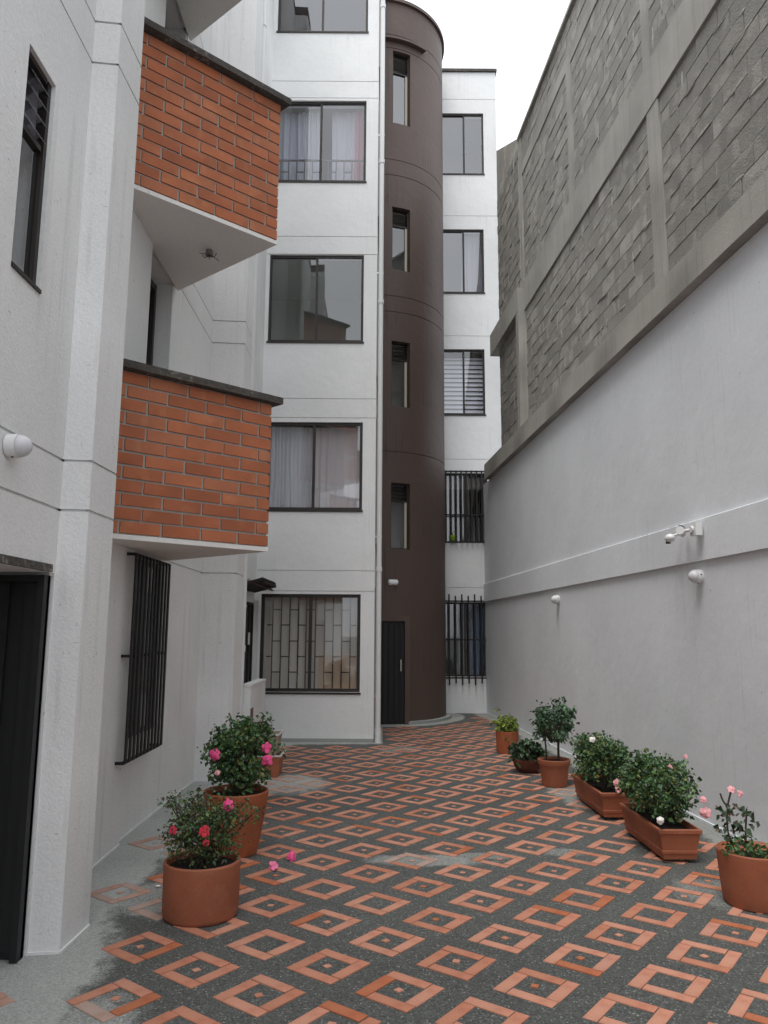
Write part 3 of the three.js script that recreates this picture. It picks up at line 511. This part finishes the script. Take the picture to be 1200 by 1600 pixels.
{
  const sNE = sOf(-0.6), sC = sOf(-12.9), sEnd = sOf(-14.6), top = 10.55;
  // core (mortar smear surface)
  const zMain = -0.15, zFar = -0.105;
  mesh('wall', [M_s(sC, sNE, 4.98, top, zMain - 0.3, zMain), flatPoly([[sEnd, 4.98], [sC - 0.001, 4.98], [sC - 0.001, top + 0.05], [sEnd, 11.5]], 0.3, zFar - 0.3)], M.smear, nb);
  mesh('beam', [uvBox(flatPoly([[sOf(-15.3), 4.672], [sNE, 4.672], [sNE, 4.97], [sOf(-15.3), 4.98]], 0.35, -0.25))], M.concrete, nb);
  mesh('beam', [M_s(sC - 0.02, sNE, 7.2, 7.74, zMain - 0.05, zMain + 0.035)], M.concrete, nb);
  mesh('beam', [M_s(sOf(-15.0), sC + 0.14, 7.18, 7.62, zFar - 0.25, 0.005)], M.concrete, nb);
  mesh('beam', [M_s(sC, sNE, 9.8, 10.0, zMain - 0.05, zMain + 0.02)], M.concrete, nb);
  mesh('roof_edge', [M_s(sC, sNE, top + 0.001, top + 0.06, zMain - 0.4, zMain + 0.06)], M.concrete, nb);
  mesh('column', [M_s(sC - 0.01, sC + 0.16, 4.985, 7.18, zMain - 0.05, 0.0)], M.concrete, nb);
  mesh('column', [M_s(sC - 0.02, sC + 0.13, 7.745, top, zMain - 0.05, zMain + 0.035)], M.concrete, nb);
  for (const [z, w, y0, y1] of [[-7.46, 0.28, 4.985, 7.195], [-7.55, 0.16, 7.745, 9.795], [-10.1, 0.2, 7.745, 9.795], [-2.6, 0.28, 4.985, 7.195]]) mesh('column', [M_s(sOf(z) - w / 2, sOf(z) + w / 2, y0, y1, zMain - 0.05, zMain + 0.027)], M.concrete, nb);
  // concrete blocks, each proud of the smeared mortar by its own amount
  const list = [];
  const bayRows = (s0, s1, y0, y1, zf, far) => { const n = Math.round((y1 - y0) / 0.2), ph = (y1 - y0) / n; for (let r = 0; r < n; r++) for (let s = s0 - (r % 2) * 0.2; s < s1; s += 0.4) { const a = Math.max(s + 0.006, s0), b = Math.min(s + 0.394, s1); if (b - a > 0.06) list.push({ a, b, y: y0 + (r + 0.5) * ph, h: ph - 0.016, zf, far }); } };
  const c1 = sC + 0.17, sN = sOf(-3.4), col = sOf(-7.46), uc = sOf(-7.55), uc2 = sOf(-10.1);
  bayRows(c1, col - 0.145, 4.99, 7.19, zMain); bayRows(col + 0.145, sN, 4.99, 7.19, zMain);
  bayRows(sC + 0.14, uc2 - 0.105, 7.75, 9.79, zMain); bayRows(uc2 + 0.105, uc - 0.085, 7.75, 9.79, zMain); bayRows(uc + 0.085, sN, 7.75, 9.79, zMain); bayRows(sC + 0.14, sN, 10.01, 10.54, zMain);
  bayRows(sEnd, sC - 0.03, 4.99, 7.17, zFar, 1); bayRows(sEnd, sC - 0.03, 7.63, 10.4, zFar, 1);
  const eye = (q) => { const z = -15.89 + q.a; return Math.hypot(2.7, q.y - 1.6, z) + (z > -4.6 ? 30 : 0); };
  list.sort((p, q) => eye(p) - eye(q));
  const rest = M.blocks.map(() => []);
  list.forEach((q, n) => {
    const near = q.a > col && q.y < 7.3 || q.a > uc && q.y > 7.3, d = 0.03, proud = near ? rr(0.003, 0.012) : rr(0.001, 0.013);
    const geo = uvBox(new THREE.BoxGeometry(q.b - q.a, q.h + rr(-0.008, 0.006), d)), uv = geo.attributes.uv, ou = rnd() * 2, ov = rnd() * 2;
    for (let i = 0; i < uv.count; i++) uv.setXY(i, uv.getX(i) + ou, uv.getY(i) + ov);
    geo.rotateX(rr(-0.012, 0.022)).rotateZ(rr(-0.003, 0.003)).translate((q.a + q.b) / 2, q.y + rr(-0.004, 0.004), q.zf - d / 2 + proud);
    const k = near ? [0, 0, 4, 1, 4][Math.floor(rnd() * 5)] : q.far ? [0, 4, 1][Math.floor(rnd() * 3)] : [2, 3, 2, 1, 3][Math.floor(rnd() * 5)];
    if (n < 300) mesh('concrete_block', geo, M.blocks[k], nb); else rest[k].push(geo);
  });
  const sm = [];
  for (const q of list) if (rnd() < 0.5) { const w = rr(0.05, 0.17), g = new THREE.SphereGeometry(1, 8, 5).scale(w, rr(0.008, 0.022), rr(0.008, 0.012)).rotateZ(rnd() < 0.25 ? 1.57 : rr(-0.12, 0.12)); sm.push(uvBox(g.translate(rr(q.a, q.b), q.y + (rnd() < 0.6 ? -0.5 : 0.5) * (q.h + 0.016) + rr(-0.02, 0.02), q.zf + 0.007))); }
  stuff(mesh('mortar_smears', sm, M.smear, nb));
  rest.forEach((l, k) => { if (l.length) stuff(mesh('far_blocks', l, M.blocks[k], nb)); });
}

// ------------------------------------------------------------------ fittings on the walls
const LG = 'round bulkhead lamps on the courtyard walls';
function bulkhead(label, s, r, pos, ry, group) {       // round lamp: ring base and opal dome, axis +z
  const t = thing('wall_lamp', label, 'lamp', pos, ry, group);
  mesh('base', [cyl(r, r, 0.05, 0, 0, 0.024, 'z', 28)], M.whiteGloss, t);
  mesh('dome', new THREE.SphereGeometry(r * 0.95, 24, 12, 0, 6.2832, 0, Math.PI / 2).rotateX(Math.PI / 2).scale(1, 1, 1.05).translate(0, 0, 0.05), std({ color: lin(0.6, 0.6, 0.62), roughness: 0.35 }), t);
  mesh('screw', [cyl(0.006, 0.006, 0.006, r * 0.98, r * 0.2, 0.025, 'x', 8), cyl(0.006, 0.006, 0.006, -r * 0.2, -r * 0.98, 0.025, 'y', 8)], M.dark, t);
  return t;
}
bulkhead('round white wall lamp on the left wing beside the louvred window', 1, 0.056, [-1.754, 2.45, -3.5], Math.PI / 2, LG);
bulkhead('round white wall lamp below the security camera on the right wall', 1, 0.06, [rightX(-6.73) - 0.001, 2.1, -6.73], rf.ry, LG);
bulkhead('smaller-looking round white lamp farther down the right wall', 1, 0.06, [rightX(-10.87) - 0.001, 2.07, -10.87], rf.ry, LG);
{
  const a = 15 * Math.PI / 180, t = thing('wall_lamp', 'oval white bulkhead lamp above the tower door', 'lamp', [-0.2 + Math.sin(a) * 1.422, 2.49, -15.25 + Math.cos(a) * 1.422], a);
  mesh('base', [box(0.16, 0.1, 0.02, 0, 0, 0.01)], M.whiteGloss, t);
  mesh('diffuser', new THREE.CapsuleGeometry(0.045, 0.1, 8, 20).rotateZ(Math.PI / 2).scale(1, 1, 0.8).translate(0, 0, 0.03), std({ color: lin(0.78, 0.78, 0.82), roughness: 0.4 }), t);
}
{
  const z = -6.62, t = thing('security_camera', 'white bullet security camera on a square box on the right wall band', 'camera', [rightX(z) - 0.045, 2.5, z], rf.ry);
  mesh('junction_box', box(0.11, 0.11, 0.06, 0.0, 0, 0.03), M.whiteGloss, t);
  mesh('arm', [bar(V(-0.01, 0, 0.05), V(-0.06, -0.005, 0.1), 0.014, 10), cyl(0.032, 0.032, 0.02, -0.01, 0, 0.068, 'z', 16)], M.white, t);
  const body = part('housing', t, [-0.14, 0.0, 0.1]); body.rotation.set(0, -0.5, 0);
  mesh('shell', [cyl(0.036, 0.036, 0.16, 0, 0, 0, 'x', 20)], M.whiteGloss, body);
  mesh('sunshield', uvBox(new THREE.CylinderGeometry(0.042, 0.042, 0.2, 20, 1, true, -0.2, 3.5).rotateZ(Math.PI / 2).rotateX(-1.4)).translate(-0.02, 0.004, 0), M.white, body);
  mesh('lens', [cyl(0.034, 0.034, 0.01, -0.083, 0, 0, 'x', 20)], std({ color: lin(0.005, 0.005, 0.006), roughness: 0.15 }), body);
  const d = tag(part(numbered('motion_sensor'), scene, [rightX(-6.98) - 0.05, 2.47, -6.98], rf.ry), 'small white hooded sensor just beyond the bullet camera', 'sensor');
  mesh('mount', bar(V(0, 0.04, 0), V(0, 0.02, 0.06), 0.012, 8), M.white, d);
  mesh('head', [new THREE.SphereGeometry(0.05, 16, 10).scale(1.1, 0.8, 0.9).translate(-0.03, 0, 0.08)], M.whiteGloss, d);
  mesh('eye', [cyl(0.02, 0.024, 0.02, -0.05, -0.038, 0.09, 'y', 14)], M.dark, d);
}
for (const [y, lab] of [[4.85, 'tangled bare lamp holder on the underside of the upper brick balcony'], [7.55, 'bare lamp holder on the balcony underside at the top left']]) {
  const t = thing('ceiling_lamp_holder', lab, 'light fitting', [-1.52, y, -6.2]);
  mesh('socket', [cyl(0.028, 0.034, 0.05, 0, -0.026, 0, 'y', 14)], std({ color: lin(0.2, 0.18, 0.16) }), t);
  const w = []; for (let k = 0; k < 6; k++) { const a = k * 1.05 + 0.3, r = rr(0.05, 0.1); w.push(tube([V(0, -0.05, 0), V(Math.cos(a) * r * 0.6, -0.05 - rr(0, 0.02), Math.sin(a) * r * 0.6), V(Math.cos(a) * r, -0.03 - rr(0, 0.05), Math.sin(a) * r)], 0.003, 8, 5)); }
  mesh('wires', w, M.dark, t);
}
// low white wall with the garden tap
{
  const t = thing('low_wall', 'low white wall with a garden tap beside the side entrance', 'wall', [-1.61, 0, -9.28]);
  mesh('wall', [M_s(-0.05, 0.05, 0, 0.95, -1.15, 0)], M.plasterLeft, t);
  mesh('cap', [M_s(-0.058, 0.058, 0.951, 0.98, -1.155, 0.008)], M.white, t);
  mesh('meter_cover', [M_s(0.05, 0.056, 0.3, 0.7, -0.2, -0.02)], std({ color: lin(0.16, 0.085, 0.06), roughness: 0.7 }), t);
  const tap = part('tap', t);
  mesh('spout', [cyl(0.011, 0.011, 0.11, 0.11, 0.5, -0.1, 'x', 10), cyl(0.01, 0.012, 0.04, 0.16, 0.485, -0.1, 'y', 10)], M.steel, tap);
  mesh('tap_handle', [box(0.05, 0.012, 0.015, 0.15, 0.535, -0.1), cyl(0.008, 0.008, 0.03, 0.15, 0.52, -0.1, 'y', 8)], M.red, tap);
}

// ------------------------------------------------------------------ pots and plants
const lathe = (pts, n = 48) => new THREE.LatheGeometry(pts.map(([x, y]) => new THREE.Vector2(x, y)), n, Math.PI).toNonIndexed();
function leaves(tips, per, spread, size, tones, narrow = 0.42, droop = 0.2) {
  const pos = [], col = [], push = (p, c) => { pos.push(p.x, p.y, p.z); col.push(c[0], c[1], c[2]); };
  for (const tip of tips) for (let k = 0; k < per; k++) {
    const dir = V(rr(-1, 1), rr(-0.7, 1), rr(-1, 1)).normalize(), base = tip.clone().addScaledVector(V(rr(-1, 1), rr(-1, 1), rr(-1, 1)), spread * 0.75).addScaledVector(dir, spread * 0.15);
    const l = size * (0.55 + 0.9 * rnd() * rnd() + 0.3 * rnd()), side = V(rr(-1, 1), rr(-1, 1), rr(-1, 1)).cross(dir).normalize().multiplyScalar(l * narrow), up = dir.clone().cross(side).normalize().multiplyScalar(l * 0.1);
    const mid = base.clone().addScaledVector(dir, l * 0.5).add(up), end = base.clone().addScaledVector(dir, l).add(V(0, -l * droop, 0));
    const c0 = tones[Math.floor(rnd() * tones.length)], b = rr(0.7, 1.3), c = c0.map((x) => x * b);
    const a = mid.clone().add(side).sub(up), d = mid.clone().sub(side).sub(up);
    for (const p of [base, a, mid, base, mid, d, a, end, mid, mid, end, d]) push(p, c);
  }
  const g = new THREE.BufferGeometry(); g.setAttribute('position', new THREE.Float32BufferAttribute(pos, 3)); g.setAttribute('color', new THREE.Float32BufferAttribute(col, 3)); g.computeVertexNormals(); return g;
}
function flower(parent, p, r, mat, face = V(0, 0.4, 1), petals = 6, name = 'flower') {
  const gs = [];
  for (let ring = 0; ring < 2; ring++) for (let k = 0; k < petals; k++) {
    const s = new THREE.SphereGeometry(r * (ring ? 0.36 : 0.5), 8, 6).scale(rr(0.75, 1.05), rr(0.85, 1.12), 0.14).translate(0, r * (ring ? 0.3 : 0.52), r * (ring ? 0.16 : 0.02)); s.rotateX(ring ? -0.6 + rr(-0.3, 0.2) : -0.2 + rr(-0.4, 0.35)); s.rotateZ((k + ring * 0.5) * 6.2832 / petals + rr(-0.22, 0.22)); gs.push(s.toNonIndexed());
  }
  const m = mesh(name, gs, mat, parent); m.position.copy(p); m.quaternion.setFromUnitVectors(V(0, 0, 1), face.clone().normalize()); return m;
}
function bush(parent, { c, rx, ry, rz, n = 34, per = 34, size = 0.034, tones, soilY, stems = 7, narrow, shell = 0.55, base = 0.06, sprigs = 6, droop, wood: wr = 1 }) {
  const tips = [], wood = [];
  for (let k = 0; k < n; k++) {
    const d = V(rr(-1, 1), rr(-0.75, 1), rr(-1, 1)).normalize().multiplyScalar(shell + (1 - shell) * Math.sqrt(rnd()) * rr(0.75, 1.12));
    tips.push(V(c[0] + d.x * rx, c[1] + d.y * ry, c[2] + d.z * rz));
  }
  for (let k = 0; k < sprigs; k++) { const d = V(rr(-1, 1), rr(0.1, 1.1), rr(-1, 1)).normalize().multiplyScalar(rr(1.1, 1.3)); tips.push(V(c[0] + d.x * rx, c[1] + d.y * ry, c[2] + d.z * rz)); }
  for (let k = 0; k < Math.min(stems + sprigs + 8, tips.length); k++) {
    const t = tips[k < stems + 8 ? k : tips.length - 1 - (k - stems - 8)], b = V(c[0] + rr(-base, base), soilY, c[2] + rr(-base, base));
    wood.push(tube([b, b.clone().lerp(t, 0.45).add(V(rr(-0.03, 0.03), 0.05, rr(-0.03, 0.03))), t], rr(0.0035, 0.007) * wr, 8, 5));
  }
  mesh('stems', wood, M.stem, parent);
  stuff(mesh('foliage', leaves(tips, per, Math.min(rx, ry, rz) * 0.36, size, tones, narrow, droop), M.leaf, parent));
  return tips;
}
const G = { deep: [[0.036, 0.092, 0.026], [0.055, 0.13, 0.036], [0.085, 0.165, 0.045], [0.028, 0.066, 0.026], [0.045, 0.105, 0.05], [0.05, 0.11, 0.03], [0.13, 0.15, 0.035]], olive: [[0.06, 0.085, 0.022], [0.085, 0.12, 0.03], [0.04, 0.06, 0.018], [0.07, 0.05, 0.025]], lime: [[0.16, 0.22, 0.02], [0.2, 0.26, 0.03], [0.1, 0.16, 0.02]], grey: [[0.06, 0.12, 0.06], [0.10, 0.18, 0.10], [0.04, 0.085, 0.04]], dusk: [[0.016, 0.035, 0.014], [0.025, 0.05, 0.02]] };
function roundPot(label, pos, profile, mat, soilY, soilR) {
  const t = thing('potted_plant', label, 'potted plant', pos, 0, 'terracotta pots of plants along the courtyard');
  mesh('pot', lathe(profile), mat, t);
  mesh('soil', new THREE.CircleGeometry(soilR, 32).rotateX(-Math.PI / 2).translate(0, soilY, 0), M.soil, t); return t;
}
{ // nearest left: straight squat pot with a thin twiggy azalea
  const t = roundPot('squat straight terracotta pot with a twiggy red-flowered azalea, front left', [-1.035, 0.002, -4.69], [[0.001, 0.012], [0.19, 0.012], [0.193, 0], [0.205, 0.002], [0.212, 0.02], [0.2155, 0.1], [0.2165, 0.24], [0.2185, 0.29], [0.214, 0.3], [0.203, 0.3], [0.198, 0.29], [0.196, 0.2], [0.001, 0.2]], M.pot[0], 0.262, 0.199);
  bush(t, { c: [0.0, 0.46, 0], rx: 0.235, ry: 0.18, rz: 0.19, n: 105, per: 22, size: 0.027, tones: [...G.olive, ...G.olive, ...G.deep], soilY: 0.25, stems: 12, narrow: 0.3, shell: 0.3, base: 0.08, sprigs: 16, wood: 0.55 });
  flower(t, V(0.155, 0.62, 0.11), 0.036, M.pink, V(-0.1, 0.3, 1)); flower(t, V(0.05, 0.5, 0.2), 0.034, M.red, V(0.1, 0.2, 1)); flower(t, V(-0.145, 0.485, 0.13), 0.028, M.crimson, V(-0.4, 0.2, 1)); flower(t, V(0.06, 0.44, 0.2), 0.02, M.red);
  const leg = []; for (let k = 0; k < 7; k++) { const x = rr(-0.16, 0.12); leg.push(tube([V(x * 0.4, 0.25, rr(-0.05, 0.05)), V(x * 0.8, 0.42, rr(-0.05, 0.1)), V(x * 1.25, rr(0.55, 0.68), rr(-0.08, 0.12))], 0.0022, 8, 5)); }
  for (const l of leg) mesh('twig', l, M.stem, t);
}
{ // tall tapering pot behind it
  const t = roundPot('tall tapering terracotta pot with a dense pink-flowered azalea, second on the left', [-1.08, 0.002, -5.93], [[0.001, 0.01], [0.15, 0.01], [0.152, 0], [0.165, 0.004], [0.185, 0.1], [0.212, 0.25], [0.232, 0.38], [0.239, 0.43], [0.235, 0.44], [0.222, 0.44], [0.216, 0.42], [0.2, 0.3], [0.001, 0.3]], M.pot[1], 0.4, 0.215);
  bush(t, { c: [0.03, 0.68, 0], rx: 0.21, ry: 0.24, rz: 0.24, n: 90, per: 38, size: 0.032, tones: G.deep, soilY: 0.38, stems: 12, narrow: 0.42, sprigs: 12 });
  flower(t, V(-0.115, 0.73, 0.27), 0.046, M.pink, V(-0.1, 0.1, 1)); flower(t, V(0.24, 0.765, 0.16), 0.04, M.pink, V(0.3, 0.2, 1)); flower(t, V(0.25, 0.68, 0.18), 0.045, M.pink, V(0.3, 0, 1)); flower(t, V(-0.09, 0.61, 0.27), 0.022, M.pale);
}
const stack = tag(part('planter_box', scene, [-1.32, 0.002, -9.02]), 'empty cream planter trough with white edges, stacked on the brown one', 'planter');
const rectLoft = (prof, n = 4) => { // [halfW, halfL, y] rings -> closed shell
  const pos = []; const cor = ([w, l, y]) => [[-w, y, l], [w, y, l], [w, y, -l], [-w, y, -l]];
  for (let k = 0; k < prof.length - 1; k++) { const A = cor(prof[k]), B = cor(prof[k + 1]); for (let i = 0; i < 4; i++) { const j = (i + 1) % 4; for (const p of [A[i], A[j], B[j], A[i], B[j], B[i]]) pos.push(...p); } }
  const g = new THREE.BufferGeometry(); g.setAttribute('position', new THREE.Float32BufferAttribute(pos, 3)); g.computeVertexNormals(); g.setAttribute('uv', new THREE.Float32BufferAttribute(new Float32Array(pos.length / 3 * 2), 2)); return uvBox(g);
};
mesh('trough', rectLoft([[0.0, 0.0, 0.242], [0.13, 0.15, 0.242], [0.16, 0.18, 0.46], [0.148, 0.168, 0.46], [0.12, 0.14, 0.27], [0, 0, 0.27]]), std({ color: lin(0.34, 0.28, 0.22), roughness: 0.7 }), stack);
mesh('rim', rectLoft([[0.16, 0.18, 0.452], [0.17, 0.19, 0.452], [0.17, 0.19, 0.47], [0.16, 0.18, 0.47], [0.16, 0.18, 0.452]]), M.white, stack);
{
  const t = tag(part('planter_box_001', scene, [-1.3, 0.002, -9.02]), 'brown terracotta planter trough under the cream one, behind the left azaleas', 'planter');
  mesh('trough', rectLoft([[0, 0, 0], [0.14, 0.16, 0], [0.165, 0.185, 0.24], [0.155, 0.175, 0.24], [0.13, 0.15, 0.03], [0, 0, 0.03]]), M.pot[2], t);
  mesh('rim', rectLoft([[0.163, 0.183, 0.225], [0.178, 0.198, 0.225], [0.178, 0.198, 0.243], [0.163, 0.183, 0.243], [0.163, 0.183, 0.225]]), M.white, t);
}
function boxPlanter(label, pos, ry, hl, tones, blooms) {
  const t = thing('box_planter', label, 'planter', pos, ry, 'rectangular azalea troughs by the right wall');
  mesh('trough', rectLoft([[0, 0, 0.025], [0.115, hl - 0.03, 0.025], [0.12, hl - 0.025, 0.06], [0.126, hl - 0.019, 0.064], [0.128, hl - 0.017, 0.082], [0.122, hl - 0.023, 0.086], [0.142, hl - 0.003, 0.2], [0.152, hl + 0.007, 0.204], [0.154, hl + 0.009, 0.228], [0.148, hl + 0.003, 0.233], [0.134, hl - 0.011, 0.233], [0.128, hl - 0.017, 0.18], [0, 0, 0.18]]), M.pot[2], t);
  for (const z of [-hl + 0.12, hl - 0.1]) mesh('foot', box(0.16, 0.026, 0.07, 0, 0.012, z), M.coping, t);
  mesh('soil', new THREE.PlaneGeometry(0.256, hl * 2 - 0.04).rotateX(-Math.PI / 2).translate(0, 0.2, 0), M.soil, t);
  const tips = [], wood = [];
  for (let k = 0; k < 120; k++) { const d = V(rr(-1, 1), rr(-0.7, 1), rr(-1, 1)).normalize().multiplyScalar(0.45 + 0.6 * Math.sqrt(rnd())); tips.push(V(d.x * 0.2, 0.45 + d.y * 0.2, d.z * (hl - 0.03))); }
  for (let k = 0; k < 26; k++) { const q = tips[k], b = V(rr(-0.06, 0.06), 0.19, q.z * 0.7); wood.push(tube([b, b.clone().lerp(q, 0.5).add(V(0, 0.04, 0)), q], 0.006, 8, 5)); }
  mesh('stems', wood, M.stem, t);
  stuff(mesh('foliage', leaves(tips, 34, 0.075, 0.033, tones, 0.42), M.leaf, t));
  for (const [x, y, z, r, m] of blooms) flower(t, V(x, y, z), r, m, V(-0.3, 0.3, 1));
}
boxPlanter('terracotta trough with a leafy azalea showing pale pink blooms, nearer of the two', [2.1, 0.002, -6.14], 0.02, 0.43, G.deep, [[0.2, 0.34, 0.4, 0.042, M.pale], [0.19, 0.43, 0.4, 0.026, M.pale], [-0.15, 0.3, 0.46, 0.03, M.petalWhite], [0.02, 0.63, 0.25, 0.022, M.pale], [0.2, 0.68, 0.1, 0.018, M.pale]]);
boxPlanter('terracotta trough with a wide azalea bush, farther of the two by the wall', [2.03, 0.002, -7.42], 0.03, 0.46, G.deep, [[-0.16, 0.66, 0.3, 0.03, M.petalWhite], [-0.02, 0.32, 0.5, 0.034, M.pale], [-0.01, 0.27, 0.51, 0.03, M.pale]]);
{ // rimmed pot with a small standard tree
  const t = roundPot('rimmed terracotta pot with a small two-stemmed leafy shrub by the wall', [1.83, 0.002, -8.5], [[0.001, 0.01], [0.115, 0.01], [0.118, 0], [0.126, 0.003], [0.155, 0.215], [0.168, 0.22], [0.174, 0.27], [0.17, 0.276], [0.156, 0.276], [0.148, 0.25], [0.001, 0.24]], M.pot[2], 0.25, 0.148);
  for (const tk of [tube([V(-0.08, 0.24, 0), V(-0.09, 0.42, 0.02), V(-0.11, 0.58, 0)], 0.009, 10, 6), tube([V(0.05, 0.24, 0), V(0.05, 0.42, 0), V(0.07, 0.6, 0)], 0.013, 10, 6)]) mesh('trunk', tk, M.stem, t);
  bush(t, { c: [0.02, 0.64, 0], rx: 0.2, ry: 0.2, rz: 0.2, n: 48, per: 22, size: 0.05, tones: G.grey, soilY: 0.45, stems: 8, narrow: 0.4, sprigs: 5, droop: 0.35 });
}
{ // low dark bowl
  const t = roundPot('low dark clay bowl of trailing leaves half behind the rimmed pot', [1.69, 0.002, -9.3], [[0.001, 0.01], [0.1, 0], [0.15, 0.06], [0.175, 0.15], [0.165, 0.155], [0.14, 0.12], [0.001, 0.12]], std({ color: lin(0.16, 0.05, 0.03), roughness: 0.8, map: clayB }), 0.13, 0.14);
  bush(t, { c: [0, 0.22, 0], rx: 0.19, ry: 0.12, rz: 0.19, n: 26, per: 20, size: 0.055, tones: [...G.dusk, G.deep[0]], soilY: 0.12, stems: 4, narrow: 0.45, sprigs: 2, droop: 0.4 });
}
{ // far small pot, lime foliage
  const t = roundPot('small bright orange terracotta pot with lime green foliage, farthest on the right', [1.69, 0.002, -10.76], [[0.001, 0.01], [0.135, 0.01], [0.137, 0], [0.146, 0.004], [0.155, 0.28], [0.151, 0.287], [0.142, 0.287], [0.138, 0.26], [0.001, 0.25]], M.pot[1], 0.262, 0.139);
  bush(t, { c: [-0.01, 0.36, 0], rx: 0.14, ry: 0.13, rz: 0.14, n: 30, per: 18, size: 0.05, tones: G.lime, soilY: 0.25, stems: 4, narrow: 0.3, sprigs: 3, droop: 0.5 });
  stuff(mesh('foliage', leaves([V(-0.05, 0.22, 0.155), V(-0.02, 0.19, 0.16), V(-0.13, 0.57, 0)], 10, 0.025, 0.035, G.lime, 0.3, 0.5), M.leaf, t));
}
{ // nearest right: wide pot with a few leggy roses
  const t = roundPot('wide terracotta pot with leggy pink roses at the right edge', [2.26, 0.002, -4.93], [[0.001, 0.01], [0.172, 0.01], [0.174, 0], [0.186, 0.004], [0.197, 0.1], [0.211, 0.27], [0.215, 0.3], [0.211, 0.308], [0.2, 0.308], [0.194, 0.28], [0.001, 0.27]], M.pot[0], 0.275, 0.196);
  const st = [[V(-0.12, 0.27, 0.05), V(-0.17, 0.42, 0.05), V(-0.16, 0.58, 0.05), V(-0.14, 0.66, 0.06)], [V(-0.06, 0.27, 0.04), V(-0.06, 0.4, 0.04), V(-0.04, 0.55, 0.03)], [V(0.07, 0.27, 0.08), V(0.065, 0.38, 0.08), V(0.07, 0.46, 0.09)], [V(-0.16, 0.56, 0.05), V(-0.19, 0.6, 0.05), V(-0.2, 0.64, 0.04)], [V(0.12, 0.28, 0.06), V(0.15, 0.33, 0.06), V(0.19, 0.38, 0.06)]];
  mesh('stems', st.map((p) => tube(p, 0.0055, 10, 6)), M.stem, t);
  stuff(mesh('foliage', [leaves([V(-0.16, 0.55, 0.05), V(-0.2, 0.52, 0.05), V(-0.18, 0.42, 0.05), V(-0.12, 0.47, 0.05), V(-0.05, 0.53, 0.03), V(-0.02, 0.5, 0.05), V(-0.06, 0.44, 0.04)], 11, 0.045, 0.042, [G.dusk[1], G.deep[3], [0.07, 0.05, 0.03]], 0.4, 0.4), leaves([V(-0.16, 0.34, 0.06), V(-0.18, 0.3, 0.06), V(-0.1, 0.32, 0.05), V(-0.05, 0.35, 0.08), V(0, 0.31, 0.1), V(0.05, 0.3, 0.12), V(0.1, 0.31, 0.08), V(-0.13, 0.38, 0.04), V(-0.02, 0.29, 0.14), V(0.14, 0.3, 0.1)], 26, 0.05, 0.036, G.deep, 0.42, 0.3)], M.leaf, t));
  flower(t, V(-0.14, 0.67, 0.07), 0.026, M.pale, V(0, 0.6, 1)); flower(t, V(-0.09, 0.645, 0.07), 0.024, M.pale, V(0.3, 0.3, 1)); flower(t, V(0.13, 0.34, 0.1), 0.034, M.red, V(-0.3, 0.3, 1)); flower(t, V(0.17, 0.3, 0.12), 0.034, M.crimson, V(0, 0.4, 1)); flower(t, V(0.15, 0.31, 0.15), 0.022, M.red, V(0, 0.4, 1));
}
// two dropped blossoms and a few petals
for (const [x, z, r, l, m] of [[-0.735, -5.52, 0.036, 'pale pink fallen azalea blossom, left of the two on the paving', petalM(0.74, 0.16, 0.3)], [-0.64, -5.74, 0.04, 'deep pink fallen azalea blossom, right of the two on the paving', M.pink]]) {
  const t = thing('fallen_blossom', l, 'flower', [x, 0.018, z], 0, 'fallen azalea blossoms'); flower(t, V(0, 0.015, 0), r, m, V(0.1, 0.8, 0.6), 6, 'petals');
}
for (const [x, z, l] of [[-1.41, -5.15, 'pale fallen petal on the cement by the left wall']]) tag(mesh(numbered('fallen_petal'), new THREE.SphereGeometry(0.013, 8, 5).scale(1.3, 0.3, 0.9).translate(x, 0.012, z), M.petalWhite, scene), l, 'petal', 'pale fallen petals');

scene.traverse((o) => { if (o.isMesh) o.castShadow = o.receiveShadow = true; });
renderer.render(scene, camera);
